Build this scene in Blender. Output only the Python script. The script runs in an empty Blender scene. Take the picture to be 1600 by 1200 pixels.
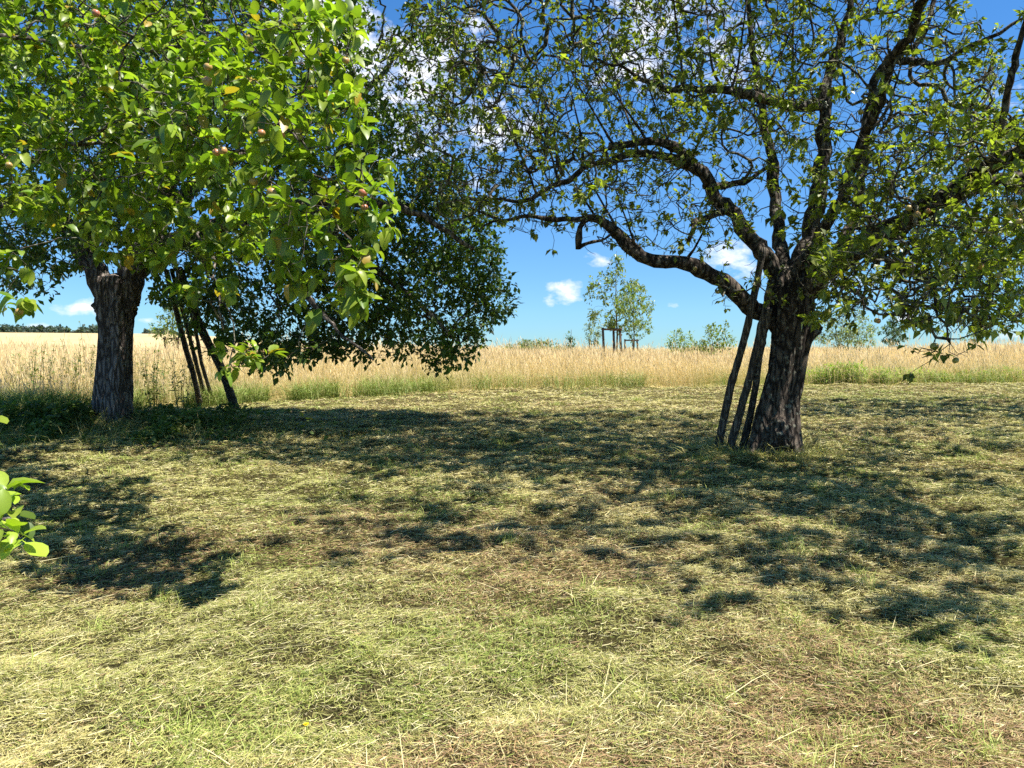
import bpy, math, random
import numpy as np
from mathutils import Vector, Matrix

rng = np.random.default_rng(7)
random.seed(7)
scene = bpy.context.scene
COL = scene.collection
R = math.radians

# ------------------------------------------------------------------ camera
CAM_H, PITCH = 1.5, math.atan(40 / 1200)
cam_d = bpy.data.cameras.new("camera")
cam_d.sensor_width = 36
cam_d.lens = 27
cam_d.clip_start = 0.05
cam_d.clip_end = 5000
cam = bpy.data.objects.new("camera", cam_d)
COL.objects.link(cam)
cam.location = (0, 0, CAM_H)
cam.rotation_euler = (R(90) - PITCH, 0, 0)
scene.camera = cam

# ------------------------------------------------------------------ render settings / exposure
scene.view_settings.view_transform = 'Standard'
scene.view_settings.look = 'None'
scene.view_settings.exposure = 1.12
scene.view_settings.gamma = 1.0
scene.cycles.max_bounces = 6
scene.cycles.diffuse_bounces = 3
scene.cycles.glossy_bounces = 2
scene.cycles.transmission_bounces = 4
scene.cycles.transparent_max_bounces = 4
scene.cycles.caustics_reflective = False
scene.cycles.caustics_refractive = False
scene.render.filter_size = 1.2
scene.cycles.use_denoising = False

# ------------------------------------------------------------------ sun + sky
SUN_EL, SUN_AZ = R(61), R(108)          # azimuth from +Y towards +X: sun over the right shoulder
sun_dir = Vector((math.sin(SUN_AZ) * math.cos(SUN_EL), math.cos(SUN_AZ) * math.cos(SUN_EL), math.sin(SUN_EL)))
sl = bpy.data.lights.new("sun", 'SUN')
sl.energy = 5.0
sl.angle = R(0.53)
sl.color = (1.0, 0.965, 0.90)
so = bpy.data.objects.new("sun", sl)
COL.objects.link(so)
so.rotation_euler = sun_dir.to_track_quat('Z', 'Y').to_euler()
so.location = (20, -20, 30)


def pix_dir(px, py):
    """Direction (world) of a photo pixel, scaled so that its y is 1."""
    a, b = (px - 800) / 1200, (600 - py) / 1200
    c, s = math.cos(PITCH), math.sin(PITCH)
    y, z = c + b * s, -s + b * c
    return np.array((a / y, 1.0, z / y))


def P(px, py, d):
    v = pix_dir(px, py) * d
    return np.array((v[0], v[1], v[2] + CAM_H))


world = bpy.data.worlds.new("World")
scene.world = world
world.use_nodes = True
wt = world.node_tree
wt.nodes.clear()
WN, WL = wt.nodes, wt.links
out = WN.new('ShaderNodeOutputWorld')
bg = WN.new('ShaderNodeBackground')
WL.new(bg.outputs[0], out.inputs[0])
sky = WN.new('ShaderNodeTexSky')
sky.sky_type = 'NISHITA'
sky.sun_disc = False
sky.sun_elevation = SUN_EL
sky.sun_rotation = SUN_AZ
sky.altitude = 300
sky.air_density = 1.0
sky.dust_density = 0.0
sky.ozone_density = 2.0
bg.inputs['Strength'].default_value = 0.08


def wmath(op, a, b=None, clamp=False):
    n = WN.new('ShaderNodeMath')
    n.operation = op
    n.use_clamp = clamp
    for i, v in enumerate((a, b)):
        if v is None:
            continue
        if hasattr(v, 'is_linked'):
            WL.new(v, n.inputs[i])
        else:
            n.inputs[i].default_value = v
    return n.outputs[0]


tc = WN.new('ShaderNodeTexCoord')
nz = WN.new('ShaderNodeTexNoise')
nz.inputs['Scale'].default_value = 9.0
nz.inputs['Detail'].default_value = 7.0
nz.inputs['Roughness'].default_value = 0.58
nz2 = WN.new('ShaderNodeTexNoise')
nz2.inputs['Scale'].default_value = 34.0
nz2.inputs['Detail'].default_value = 6.0
nz2.inputs['Roughness'].default_value = 0.6
mp = WN.new('ShaderNodeMapping')
mp.inputs['Scale'].default_value = (1.0, 1.0, 1.7)
WL.new(tc.outputs['Generated'], mp.inputs[0])
WL.new(mp.outputs[0], nz.inputs['Vector'])
WL.new(mp.outputs[0], nz2.inputs['Vector'])
nmix = wmath('ADD', wmath('MULTIPLY', nz.outputs['Fac'], .55), wmath('MULTIPLY', nz2.outputs['Fac'], .45))
total = None
# cumulus banks: a direction, an angular half width and height, a density
for px, py, rx, ry, wgt in ((885, 462, 62, 30, .95), (125, 480, 50, 22, 1.05), (232, 500, 28, 13, .9), (660, 130, 190, 190, 1.2),
                            (530, 50, 170, 130, 1.3), (760, 250, 90, 110, .95), (1140, 410, 95, 45, 1.05), (1330, 440, 120, 46, 1.08),
                            (1420, 495, 50, 24, 1.05), (935, 405, 45, 20, .85), (1052, 478, 22, 10, .8), (593, 497, 35, 16, .9),
                            (70, 512, 70, 12, .9), (1530, 170, 90, 70, 1.1), (1010, 60, 170, 110, 1.15), (1130, 60, 110, 120, 1.1), (760, 170, 120, 150, 1.1), (1590, 525, 60, 14, .9),
                            (200, 200, 260, 160, .9), (1250, -300, 500, 200, .8), (300, -400, 500, 240, .9),
                            ((.2, -1, .7), None, 900, 500, .9), ((-1, -.3, .6), None, 700, 500, .9), ((1, .1, .5), None, 600, 400, .85), ((-.2, .1, 1), None, 700, 700, .8)):  # unseen banks behind, beside and overhead, added to whiten the sky's fill
    d = np.array(px) if py is None else pix_dir(px, py)
    L = np.linalg.norm(d)
    d = d / L
    sub = WN.new('ShaderNodeVectorMath')
    sub.operation = 'SUBTRACT'
    WL.new(tc.outputs['Generated'], sub.inputs[0])
    sub.inputs[1].default_value = tuple(d)
    mul = WN.new('ShaderNodeVectorMath')
    mul.operation = 'MULTIPLY'
    WL.new(sub.outputs[0], mul.inputs[0])
    sx, sz = rx / 1200 / L, ry / 1200 / L
    mul.inputs[1].default_value = (1 / sx, 1 / max(sx, .05), 1 / sz)
    ln = WN.new('ShaderNodeVectorMath')
    ln.operation = 'LENGTH'
    WL.new(mul.outputs[0], ln.inputs[0])
    f = wmath('SUBTRACT', 1.0, ln.outputs['Value'], True)
    f = wmath('MULTIPLY', wmath('POWER', f, 0.5), wgt)
    total = f if total is None else wmath('MAXIMUM', total, f)
# broken cloud for the rest of the sky (behind and above)
dens = wmath('SUBTRACT', wmath('ADD', wmath('MULTIPLY', nmix, 2.1), wmath('MULTIPLY', total, 0.62)), 1.50)
fac = wmath('MULTIPLY', dens, 3.2, True)
fac = wmath('MULTIPLY', fac, 0.92)
ctop = WN.new('ShaderNodeMix')
ctop.data_type = 'RGBA'
WL.new(wmath('MULTIPLY', wmath('SUBTRACT', dens, 0.02), 3.0, True), ctop.inputs['Factor'])
ctop.inputs['A'].default_value = (6.2, 6.5, 7.1, 1)
ctop.inputs['B'].default_value = (8.0, 8.0, 8.1, 1)
hsv = WN.new('ShaderNodeHueSaturation')
hsv.inputs['Saturation'].default_value = 1.45
hsv.inputs['Value'].default_value = 1.0
gm0 = WN.new('ShaderNodeVectorMath')
gm0.operation = 'SCALE'
gm0.inputs['Scale'].default_value = 1 / 3
WL.new(sky.outputs[0], gm0.inputs[0])
gam = WN.new('ShaderNodeGamma')
gam.inputs['Gamma'].default_value = .78
WL.new(gm0.outputs[0], gam.inputs['Color'])
gm1 = WN.new('ShaderNodeVectorMath')
gm1.operation = 'SCALE'
gm1.inputs['Scale'].default_value = 3
WL.new(gam.outputs[0], gm1.inputs[0])
WL.new(gm1.outputs[0], hsv.inputs['Color'])
mx = WN.new('ShaderNodeMix')
mx.data_type = 'RGBA'
WL.new(fac, mx.inputs['Factor'])
tnt = WN.new('ShaderNodeMix')
tnt.data_type = 'RGBA'
tnt.blend_type = 'MULTIPLY'
tnt.inputs['Factor'].default_value = 1
WL.new(hsv.outputs[0], tnt.inputs['A'])
tnt.inputs['B'].default_value = (.75, .94, 1.16, 1)
sep = WN.new('ShaderNodeSeparateXYZ')
WL.new(tc.outputs['Generated'], sep.inputs[0])
low = wmath('SUBTRACT', 1.0, wmath('MULTIPLY', wmath('ABSOLUTE', sep.outputs['Z']), 4.0), True)
hz_ = WN.new('ShaderNodeMix')
hz_.data_type = 'RGBA'
hz_.blend_type = 'MULTIPLY'
WL.new(low, hz_.inputs['Factor'])
WL.new(tnt.outputs['Result'], hz_.inputs['A'])
hz_.inputs['B'].default_value = (.56, .78, .94, 1)
WL.new(hz_.outputs['Result'], mx.inputs['A'])
WL.new(ctop.outputs['Result'], mx.inputs['B'])
WL.new(mx.outputs['Result'], bg.inputs['Color'])

# ------------------------------------------------------------------ numeric helpers
_GR = np.random.default_rng(99).random((4, 256, 256))


def vnoise(x, y, seed=0):
    x, y = np.asarray(x, float), np.asarray(y, float)
    g = _GR[seed % 4]
    xi, yi = np.floor(x).astype(int), np.floor(y).astype(int)
    fx, fy = x - xi, y - yi
    fx, fy = fx * fx * (3 - 2 * fx), fy * fy * (3 - 2 * fy)
    xi, yi = xi + 37 * seed, yi + 91 * seed
    a, b = g[xi % 256, yi % 256], g[(xi + 1) % 256, yi % 256]
    c, d = g[xi % 256, (yi + 1) % 256], g[(xi + 1) % 256, (yi + 1) % 256]
    return (a * (1 - fx) + b * fx) * (1 - fy) + (c * (1 - fx) + d * fx) * fy


def fbm(x, y, seed=0, o=4):
    s, a = 0, 0
    for k in range(o):
        s = s + vnoise(np.asarray(x) * 2 ** k, np.asarray(y) * 2 ** k, seed + k) * 0.5 ** k
        a += 0.5 ** k
    return s / a


def sstep(a, b, x):
    t = np.clip((np.asarray(x, float) - a) / (b - a), 0, 1)
    return t * t * (3 - 2 * t)


_PY = np.array([-300, -20, 0, 5, 10, 13, 20, 30, 45, 60, 80, 120, 200, 3000])
_PZ = np.array([-3, -.2, 0, .09, .33, .45, .75, .95, 1.12, 1.27, 1.40, 1.2, .4, -6])


def edge(x):
    """Distance at which the mown grass ends and the tall meadow begins."""
    x = np.asarray(x, float)
    return np.interp(x, [-40, -10, -7, -4, 0, 10, 20, 60], [9, 13.2, 14.6, 17, 19.3, 21.5, 22.5, 26]) + 0.8 * (vnoise(x * .7, x * 0, 1) - .5) + .5 * (vnoise(x * 2.7, x * 0, 2) - .5)


def terrain(x, y, bumps=True):
    x, y = np.asarray(x, float), np.asarray(y, float)
    z = 0
    for o in (-1.2, 0, 1.2):
        z = z + np.interp(y + o * (1 + .03 * np.abs(y)), _PY, _PZ) / 3
    u = x / np.maximum(y, 30)
    z = z + np.interp(u, [-1.6, -.667, -.42, -.29, -.2, -.08, 0], [13, 12, 11.3, 7.5, 5, 2, 0]) * sstep(90, 330, y)
    if bumps:
        near = 1 - sstep(20, 40, y)
        z = z + near * (.10 * (fbm(x * .45, y * .45, 1, 2) - .5) + .08 * (vnoise(x * 2.1, y * 2.1, 2) - .5) + .06 * (vnoise(x * 5.3, y * 5.3, 3) - .5))
    # the weedy mound round the left trunk
    z = z + .22 * np.exp(-(((x + 6.2) / 2.2) ** 2 + ((y - 12.4) / 1.1) ** 2))
    return z


def G(px, py):
    """Ground point seen at a photo pixel."""
    v = pix_dir(px, py)
    d = np.linspace(1.5, 120, 6000)
    zz = CAM_H + v[2] * d
    tz = terrain(v[0] * d, d, False)
    i = np.argmax(zz <= tz)
    return np.array((v[0] * d[i], d[i], terrain(v[0] * d[i], d[i])))


def gz(x, y):
    return float(terrain(x, y))


# ------------------------------------------------------------------ mesh helpers
class MB:
    """Collects vertices, faces and per-vertex colours into one mesh."""

    def __init__(s):
        s.v, s.t, s.q, s.c, s.n = [], [], [], [], 0

    def add(s, v, tris=None, quads=None, col=None):
        v = np.asarray(v, np.float32).reshape(-1, 3)
        if tris is not None and len(tris):
            s.t.append(np.asarray(tris, np.int32).reshape(-1, 3) + s.n)
        if quads is not None and len(quads):
            s.q.append(np.asarray(quads, np.int32).reshape(-1, 4) + s.n)
        s.v.append(v)
        if col is None:
            col = np.ones((len(v), 4), np.float32)
        col = np.asarray(col, np.float32)
        if col.ndim == 1:
            col = np.tile(col, (len(v), 1))
        if col.shape[1] == 3:
            col = np.concatenate([col, np.ones((len(col), 1), np.float32)], 1)
        s.c.append(col)
        s.n += len(v)

    def build(s, name, mat, parent=None, smooth=True, origin=None, color=True):
        v = np.concatenate(s.v)
        if origin is not None:
            v = v - np.asarray(origin, np.float32)
        q = np.concatenate(s.q) if s.q else np.zeros((0, 4), np.int32)
        t = np.concatenate(s.t) if s.t else np.zeros((0, 3), np.int32)
        me = bpy.data.meshes.new(name)
        me.vertices.add(len(v))
        me.vertices.foreach_set('co', v.ravel())
        nl = q.size + t.size
        me.loops.add(nl)
        me.loops.foreach_set('vertex_index', np.concatenate([q.ravel(), t.ravel()]).astype(np.int32))
        me.polygons.add(len(q) + len(t))
        ls = np.concatenate([np.arange(len(q)) * 4, q.size + np.arange(len(t)) * 3]).astype(np.int32)
        me.polygons.foreach_set('loop_start', ls)
        me.polygons.foreach_set('use_smooth', np.full(len(ls), smooth, bool))
        if color:
            at = me.color_attributes.new('tint', 'FLOAT_COLOR', 'POINT')
            at.data.foreach_set('color', np.concatenate(s.c).ravel())
        me.update(calc_edges=True)
        me.validate()
        for m in (mat if isinstance(mat, (list, tuple)) else [mat]):
            me.materials.append(m)
        o = bpy.data.objects.new(name, me)
        COL.objects.link(o)
        if parent is not None:
            o.parent = parent
        elif origin is not None:
            o.location = tuple(float(a) for a in origin)
        return o


def tag(o, label=None, cat=None, group=None, kind=None):
    for k, v in (('label', label), ('category', cat), ('group', group), ('kind', kind)):
        if v:
            o[k] = v
    return o


def empty(name, loc, label, cat, group=None):
    o = bpy.data.objects.new(name, None)
    o.empty_display_size = .2
    COL.objects.link(o)
    o.location = tuple(float(a) for a in loc)
    return tag(o, label, cat, group)


def frames(p):
    """Tangents and a stable normal pair along a polyline."""
    t = np.gradient(p, axis=0)
    t /= np.linalg.norm(t, axis=1)[:, None] + 1e-9
    a = np.array((0.31, 0.87, 0.13)) if abs(t[0] @ np.array((.31, .87, .13))) < .8 else np.array((1., 0, 0))
    n = np.zeros_like(p)
    n[0] = np.cross(t[0], a)
    n[0] /= np.linalg.norm(n[0])
    for i in range(1, len(p)):
        k = n[i - 1] - t[i] * (n[i - 1] @ t[i])
        n[i] = k / (np.linalg.norm(k) + 1e-9)
    return t, n, np.cross(t, n)


def tube(mb, p, r, sides, col=(1, 1, 1), rough=0.0, caps=True, seed=0):
    p = np.asarray(p, float)
    m = len(p)
    r = np.broadcast_to(np.asarray(r, float), (m,))
    t, n, b = frames(p)
    th = np.arange(sides) * 2 * np.pi / sides
    rr = np.tile(r[:, None], (1, sides))
    if rough:
        s = np.cumsum(np.r_[0, np.linalg.norm(np.diff(p, axis=0), axis=1)])
        rel = s[:, None] / (r.mean() * 2 + 1e-6)
        nn = vnoise(rel * .9 + seed * 3.1, th[None] / (2 * np.pi) * 5 + seed, 1) - .5
        n2 = vnoise(rel * 2.3 + seed, th[None] / (2 * np.pi) * 9 + seed, 2) - .5
        nn = nn * (0.5 + .5 * np.cos(th)[None] ** 2)
        rr = rr * (1 + rough * (1.3 * nn + .9 * n2))
    v = p[:, None] + rr[..., None] * (np.cos(th)[None, :, None] * n[:, None] + np.sin(th)[None, :, None] * b[:, None])
    v = v.reshape(-1, 3)
    i = np.arange(m - 1)[:, None] * sides
    j = np.arange(sides)[None]
    k = (j + 1) % sides
    q = np.stack([i + j, i + k, i + sides + k, i + sides + j], -1).reshape(-1, 4)
    tr = []
    if caps:
        v = np.concatenate([v, p[:1], p[-1:]])
        e = (m - 1) * sides
        for a in range(sides):
            tr.append((m * sides, (a + 1) % sides, a))
            tr.append((m * sides + 1, e + a, e + (a + 1) % sides))
    mb.add(v, tr, q, np.array(col, float))


def spline(pts, n):
    """Catmull-Rom through pts (any columns), n samples."""
    pts = np.asarray(pts, float)
    if len(pts) == 2:
        u = np.linspace(0, 1, n)[:, None]
        return pts[0] * (1 - u) + pts[1] * u
    e = np.concatenate([[2 * pts[0] - pts[1]], pts, [2 * pts[-1] - pts[-2]]])
    u = np.linspace(0, len(pts) - 1 - 1e-6, n)
    i = u.astype(int)
    f = (u - i)[:, None]
    a, b, c, d = e[i], e[i + 1], e[i + 2], e[i + 3]
    return .5 * (2 * b + (c - a) * f + (2 * a - 5 * b + 4 * c - d) * f ** 2 + (3 * b - a - 3 * c + d) * f ** 3)


# ------------------------------------------------------------------ materials
def new_mat(name):
    m = bpy.data.materials.new(name)
    m.use_nodes = True
    nt = m.node_tree
    nt.nodes.clear()
    return m, nt.nodes, nt.links


def foliage_mat(name, trans=0.4, rough=0.45, spec=0.4, tgain=(1.6, 1.9, .55)):
    """Leaf colour from the tint attribute; light passes through the blade."""
    m, N, L = new_mat(name)
    o = N.new('ShaderNodeOutputMaterial')
    at = N.new('ShaderNodeAttribute')
    at.attribute_name = 'tint'
    pb = N.new('ShaderNodeBsdfPrincipled')
    pb.inputs['Roughness'].default_value = rough
    pb.inputs['Specular IOR Level'].default_value = spec
    L.new(at.outputs['Color'], pb.inputs['Base Color'])
    tr = N.new('ShaderNodeBsdfTranslucent')
    g = N.new('ShaderNodeMix')
    g.data_type = 'RGBA'
    g.blend_type = 'MULTIPLY'
    g.inputs['Factor'].default_value = 1
    L.new(at.outputs['Color'], g.inputs['A'])
    g.inputs['B'].default_value = (*tgain, 1)
    L.new(g.outputs['Result'], tr.inputs['Color'])
    mix = N.new('ShaderNodeMixShader')
    mix.inputs[0].default_value = trans
    L.new(pb.outputs[0], mix.inputs[1])
    L.new(tr.outputs[0], mix.inputs[2])
    L.new(mix.outputs[0], o.inputs['Surface'])
    return m


def bark_mat(name, dark, light, lichen, lichen_amt, scale=14, bump=.7, stretch=.25):
    m, N, L = new_mat(name)
    o = N.new('ShaderNodeOutputMaterial')
    pb = N.new('ShaderNodeBsdfPrincipled')
    pb.inputs['Roughness'].default_value = .9
    pb.inputs['Specular IOR Level'].default_value = .2
    L.new(pb.outputs[0], o.inputs['Surface'])
    tcx = N.new('ShaderNodeTexCoord')
    mpx = N.new('ShaderNodeMapping')
    mpx.inputs['Scale'].default_value = (1, 1, stretch)
    L.new(tcx.outputs['Object'], mpx.inputs[0])
    n0 = N.new('ShaderNodeTexNoise')
    n0.inputs['Scale'].default_value = 6
    n0.inputs['Detail'].default_value = 3
    L.new(mpx.outputs[0], n0.inputs['Vector'])
    mxv = N.new('ShaderNodeMix')
    mxv.data_type = 'VECTOR'
    mxv.inputs['Factor'].default_value = .12
    L.new(mpx.outputs[0], mxv.inputs['A'])
    L.new(n0.outputs['Color'], mxv.inputs['B'])
    vo = N.new('ShaderNodeTexVoronoi')
    vo.inputs['Scale'].default_value = scale
    vo.feature = 'DISTANCE_TO_EDGE'
    L.new(mxv.outputs['Result'], vo.inputs['Vector'])
    n1 = N.new('ShaderNodeTexNoise')
    n1.inputs['Scale'].default_value = scale * 2.2
    n1.inputs['Detail'].default_value = 8
    n1.inputs['Roughness'].default_value = .65
    L.new(mpx.outputs[0], n1.inputs['Vector'])
    mr = N.new('ShaderNodeMapRange')
    mr.inputs['From Max'].default_value = .28
    L.new(vo.outputs['Distance'], mr.inputs['Value'])
    hm = N.new('ShaderNodeMath')
    hm.operation = 'MULTIPLY'
    L.new(mr.outputs[0], hm.inputs[0])
    L.new(n1.outputs['Fac'], hm.inputs[1])
    cr = N.new('ShaderNodeValToRGB')
    cr.color_ramp.elements[0].color = (*dark, 1)
    cr.color_ramp.elements[0].position = .08
    cr.color_ramp.elements[1].color = (*light, 1)
    cr.color_ramp.elements[1].position = .62
    L.new(hm.outputs[0], cr.inputs[0])
    n2 = N.new('ShaderNodeTexNoise')
    n2.inputs['Scale'].default_value = 16
    n2.inputs['Detail'].default_value = 8
    L.new(tcx.outputs['Object'], n2.inputs['Vector'])
    ml = N.new('ShaderNodeMapRange')
    ml.inputs['From Min'].default_value = .66 - lichen_amt * .3
    ml.inputs['From Max'].default_value = .74 - lichen_amt * .3
    ml.inputs['To Max'].default_value = .8
    L.new(n2.outputs['Fac'], ml.inputs['Value'])
    mc = N.new('ShaderNodeMix')
    mc.data_type = 'RGBA'
    L.new(ml.outputs[0], mc.inputs['Factor'])
    L.new(cr.outputs[0], mc.inputs['A'])
    mc.inputs['B'].default_value = (*lichen, 1)
    L.new(mc.outputs['Result'], pb.inputs['Base Color'])
    bp = N.new('ShaderNodeBump')
    bp.inputs['Strength'].default_value = bump
    bp.inputs['Distance'].default_value = .06
    L.new(hm.outputs[0], bp.inputs['Height'])
    L.new(bp.outputs[0], pb.inputs['Normal'])
    return m


def ground_mat(name, cols, scale, bump=.5):
    """Noise-mottled earth / thatch / stubble."""
    m, N, L = new_mat(name)
    o = N.new('ShaderNodeOutputMaterial')
    pb = N.new('ShaderNodeBsdfPrincipled')
    pb.inputs['Roughness'].default_value = 1
    pb.inputs['Specular IOR Level'].default_value = .1
    L.new(pb.outputs[0], o.inputs['Surface'])
    g = N.new('ShaderNodeNewGeometry')
    n1 = N.new('ShaderNodeTexNoise')
    n1.inputs['Scale'].default_value = scale
    n1.inputs['Detail'].default_value = 10
    n1.inputs['Roughness'].default_value = .7
    L.new(g.outputs['Position'], n1.inputs['Vector'])
    cr = N.new('ShaderNodeValToRGB')
    cr.color_ramp.elements[0].position = .3
    cr.color_ramp.elements[1].position = .7
    cr.color_ramp.elements[0].color = (*cols[0], 1)
    cr.color_ramp.elements[1].color = (*cols[-1], 1)
    for k, c in enumerate(cols[1:-1]):
        e = cr.color_ramp.elements.new(.3 + .4 * (k + 1) / (len(cols) - 1))
        e.color = (*c, 1)
    L.new(n1.outputs['Fac'], cr.inputs[0])
    L.new(cr.outputs[0], pb.inputs['Base Color'])
    n2 = N.new('ShaderNodeTexNoise')
    n2.inputs['Scale'].default_value = scale * 25
    n2.inputs['Detail'].default_value = 4
    L.new(g.outputs['Position'], n2.inputs['Vector'])
    bp = N.new('ShaderNodeBump')
    bp.inputs['Strength'].default_value = bump
    bp.inputs['Distance'].default_value = .03
    L.new(n2.outputs['Fac'], bp.inputs['Height'])
    L.new(bp.outputs[0], pb.inputs['Normal'])
    return m


def plain_mat(name, rough=.6, spec=.4):
    m, N, L = new_mat(name)
    o = N.new('ShaderNodeOutputMaterial')
    pb = N.new('ShaderNodeBsdfPrincipled')
    pb.inputs['Roughness'].default_value = rough
    pb.inputs['Specular IOR Level'].default_value = spec
    at = N.new('ShaderNodeAttribute')
    at.attribute_name = 'tint'
    n1 = N.new('ShaderNodeTexNoise')
    n1.inputs['Scale'].default_value = 60
    n1.inputs['Detail'].default_value = 5
    tcx = N.new('ShaderNodeTexCoord')
    L.new(tcx.outputs['Object'], n1.inputs['Vector'])
    mr = N.new('ShaderNodeMapRange')
    mr.inputs['To Min'].default_value = .6
    mr.inputs['To Max'].default_value = 1.35
    L.new(n1.outputs['Fac'], mr.inputs['Value'])
    mm = N.new('ShaderNodeVectorMath')
    mm.operation = 'SCALE'
    L.new(at.outputs['Color'], mm.inputs[0])
    L.new(mr.outputs[0], mm.inputs['Scale'])
    L.new(mm.outputs[0], pb.inputs['Base Color'])
    L.new(pb.outputs[0], o.inputs['Surface'])
    return m


M_leaf = foliage_mat('apple_leaf', .37, .40, .45)
M_grass = foliage_mat('grass_blade', .18, .55, .3, (1.2, 1.3, .7))
M_straw = foliage_mat('meadow_straw', .42, .7, .2, (1.15, 1.1, .85))
M_weed = foliage_mat('weed_leaf', .3, .6, .25)
M_bark = bark_mat('old_apple_bark', (.024, .018, .014), (.185, .145, .11), (.25, .24, .18), .28)
M_bark_l = bark_mat('scaly_apple_bark', (.06, .047, .039), (.36, .30, .255), (.26, .24, .19), .22, 16)
M_twig = bark_mat('twig_bark', (.035, .028, .02), (.12, .10, .07), (.22, .21, .15), .55, 30, .3, 1)
M_pole = bark_mat('weathered_pole_wood', (.05, .042, .034), (.26, .22, .175), (.28, .28, .2), .2, 26, .6, .06)
M_post = bark_mat('stake_wood', (.06, .04, .03), (.19, .13, .095), (.22, .2, .17), .1, 20, .4, .1)
M_apple = plain_mat('apple_skin', .35, .5)
M_bloom = plain_mat('petal', .7, .2)
M_stone = plain_mat('pale_stone', .85, .2)
M_soil = ground_mat('mown_thatch', ((.045, .036, .015), (.11, .09, .032), (.30, .25, .10)), 26, 1.0)
M_meadow = ground_mat('meadow_floor', ((.34, .27, .11), (.48, .38, .16), (.58, .46, .21)), .6)
M_barley = ground_mat('barley_field', ((.40, .30, .14), (.47, .36, .18), (.52, .41, .22)), .02, .2)

# ------------------------------------------------------------------ the ground: one sheet to the horizon
def axis(lo, hi, step, far, ratio=1.12):
    a = list(np.arange(lo, hi + 1e-6, step))
    s = step
    while a[-1] < far:
        s *= ratio
        a.append(a[-1] + s)
    return np.array(a)


xr = axis(0, 13, .14, 1600)
xs = np.concatenate([-xr[:0:-1], xr])
ys = axis(-3, 23, .14, 2600)
ys = np.concatenate([[-200, -100, -50, -25, -12, -6], ys])
X, Y = np.meshgrid(xs, ys, indexing='ij')
Z = terrain(X, Y)
nx, ny = X.shape
gi = np.arange(nx * ny).reshape(nx, ny)
quads = np.stack([gi[:-1, :-1], gi[1:, :-1], gi[1:, 1:], gi[:-1, 1:]], -1).reshape(-1, 4)
mb = MB()
mb.add(np.stack([X, Y, Z], -1).reshape(-1, 3), None, quads)
ground = mb.build('ground', [M_soil, M_meadow, M_barley], color=False)
tag(ground, 'gently rising ground of the orchard and the fields behind it', None, None, 'structure')
fc = np.stack([X, Y], -1)
fc = (fc[:-1, :-1] + fc[1:, 1:]) / 2
fc = fc.reshape(-1, 2)
mi = np.where(fc[:, 1] > edge(fc[:, 0]), 1, 0)
mi[(fc[:, 1] > 95)] = 2
ground.data.polygons.foreach_set('material_index', mi.astype(np.int32))
ground.data.update()


# ------------------------------------------------------------------ leaves
def mix(a, b, t):
    return np.asarray(a)[None] * (1 - t[:, None]) + np.asarray(b)[None] * t[:, None]


def add_leaves(mb, pos, ax, up, L, W, cols, hi=False, fold=.25, bend=.25, rg=rng):
    """Batch of leaves: base positions, axis, rough up vector, lengths, widths, colours."""
    n = len(pos)
    if n == 0:
        return
    ax = ax / (np.linalg.norm(ax, axis=1)[:, None] + 1e-9)
    sd = np.cross(ax, up)
    sd /= np.linalg.norm(sd, axis=1)[:, None] + 1e-9
    nm = np.cross(sd, ax)
    L, W = np.asarray(L)[:, None], np.asarray(W)[:, None]
    fo = (fold * (0.3 + rg.random(n)))[:, None]
    be = (bend * (rg.random(n) * 1.3 - .15))[:, None]
    if hi:
        rows = ((-.2, .016), (0, .05), (.13, .34), (.36, .52), (.64, .52), (.87, .32), (1, .0))
    else:
        rows = ((0, .06), (.5, .54), (1, 0))
    vs = []
    for t, w in rows:
        wob = (rg.random(n)[:, None] - .5) * .12 * W if hi and w > .2 else 0
        c = pos + ax * L * t - nm * L * be * t * t
        vs += [c + sd * W * w + nm * (W * w * fo + wob), c, c - sd * W * w + nm * (W * w * fo - wob)]
    k = len(rows)
    v = np.stack(vs, 1)  # n, 3k, 3
    base = (np.arange(n) * 3 * k)[:, None, None]
    q = []
    for r in range(k - 1):
        a = 3 * r
        q += [(a, a + 1, a + 4, a + 3), (a + 1, a + 2, a + 5, a + 4)]
    q = np.array(q)[None]
    if not hi:  # drop the degenerate tip as triangles
        qq = np.array([(0, 1, 4, 3), (1, 2, 5, 4)])[None] + base
        tt = np.array([(3, 4, 7), (4, 5, 7)])[None] + base
        mb.add(v.reshape(-1, 3), tt.reshape(-1, 3), qq.reshape(-1, 4), np.repeat(cols, 3 * k, axis=0))
    else:
        qq = np.array(q[0][:-2])[None] + base
        a = 3 * (k - 2)
        tt = np.array([(a, a + 1, a + 4), (a + 1, a + 2, a + 4)])[None] + base
        mb.add(v.reshape(-1, 3), tt.reshape(-1, 3), qq.reshape(-1, 4), np.repeat(cols, 3 * k, axis=0))


def rand_dir(n, rg=rng):
    v = rg.normal(size=(n, 3))
    return v / np.linalg.norm(v, axis=1)[:, None]


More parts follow.
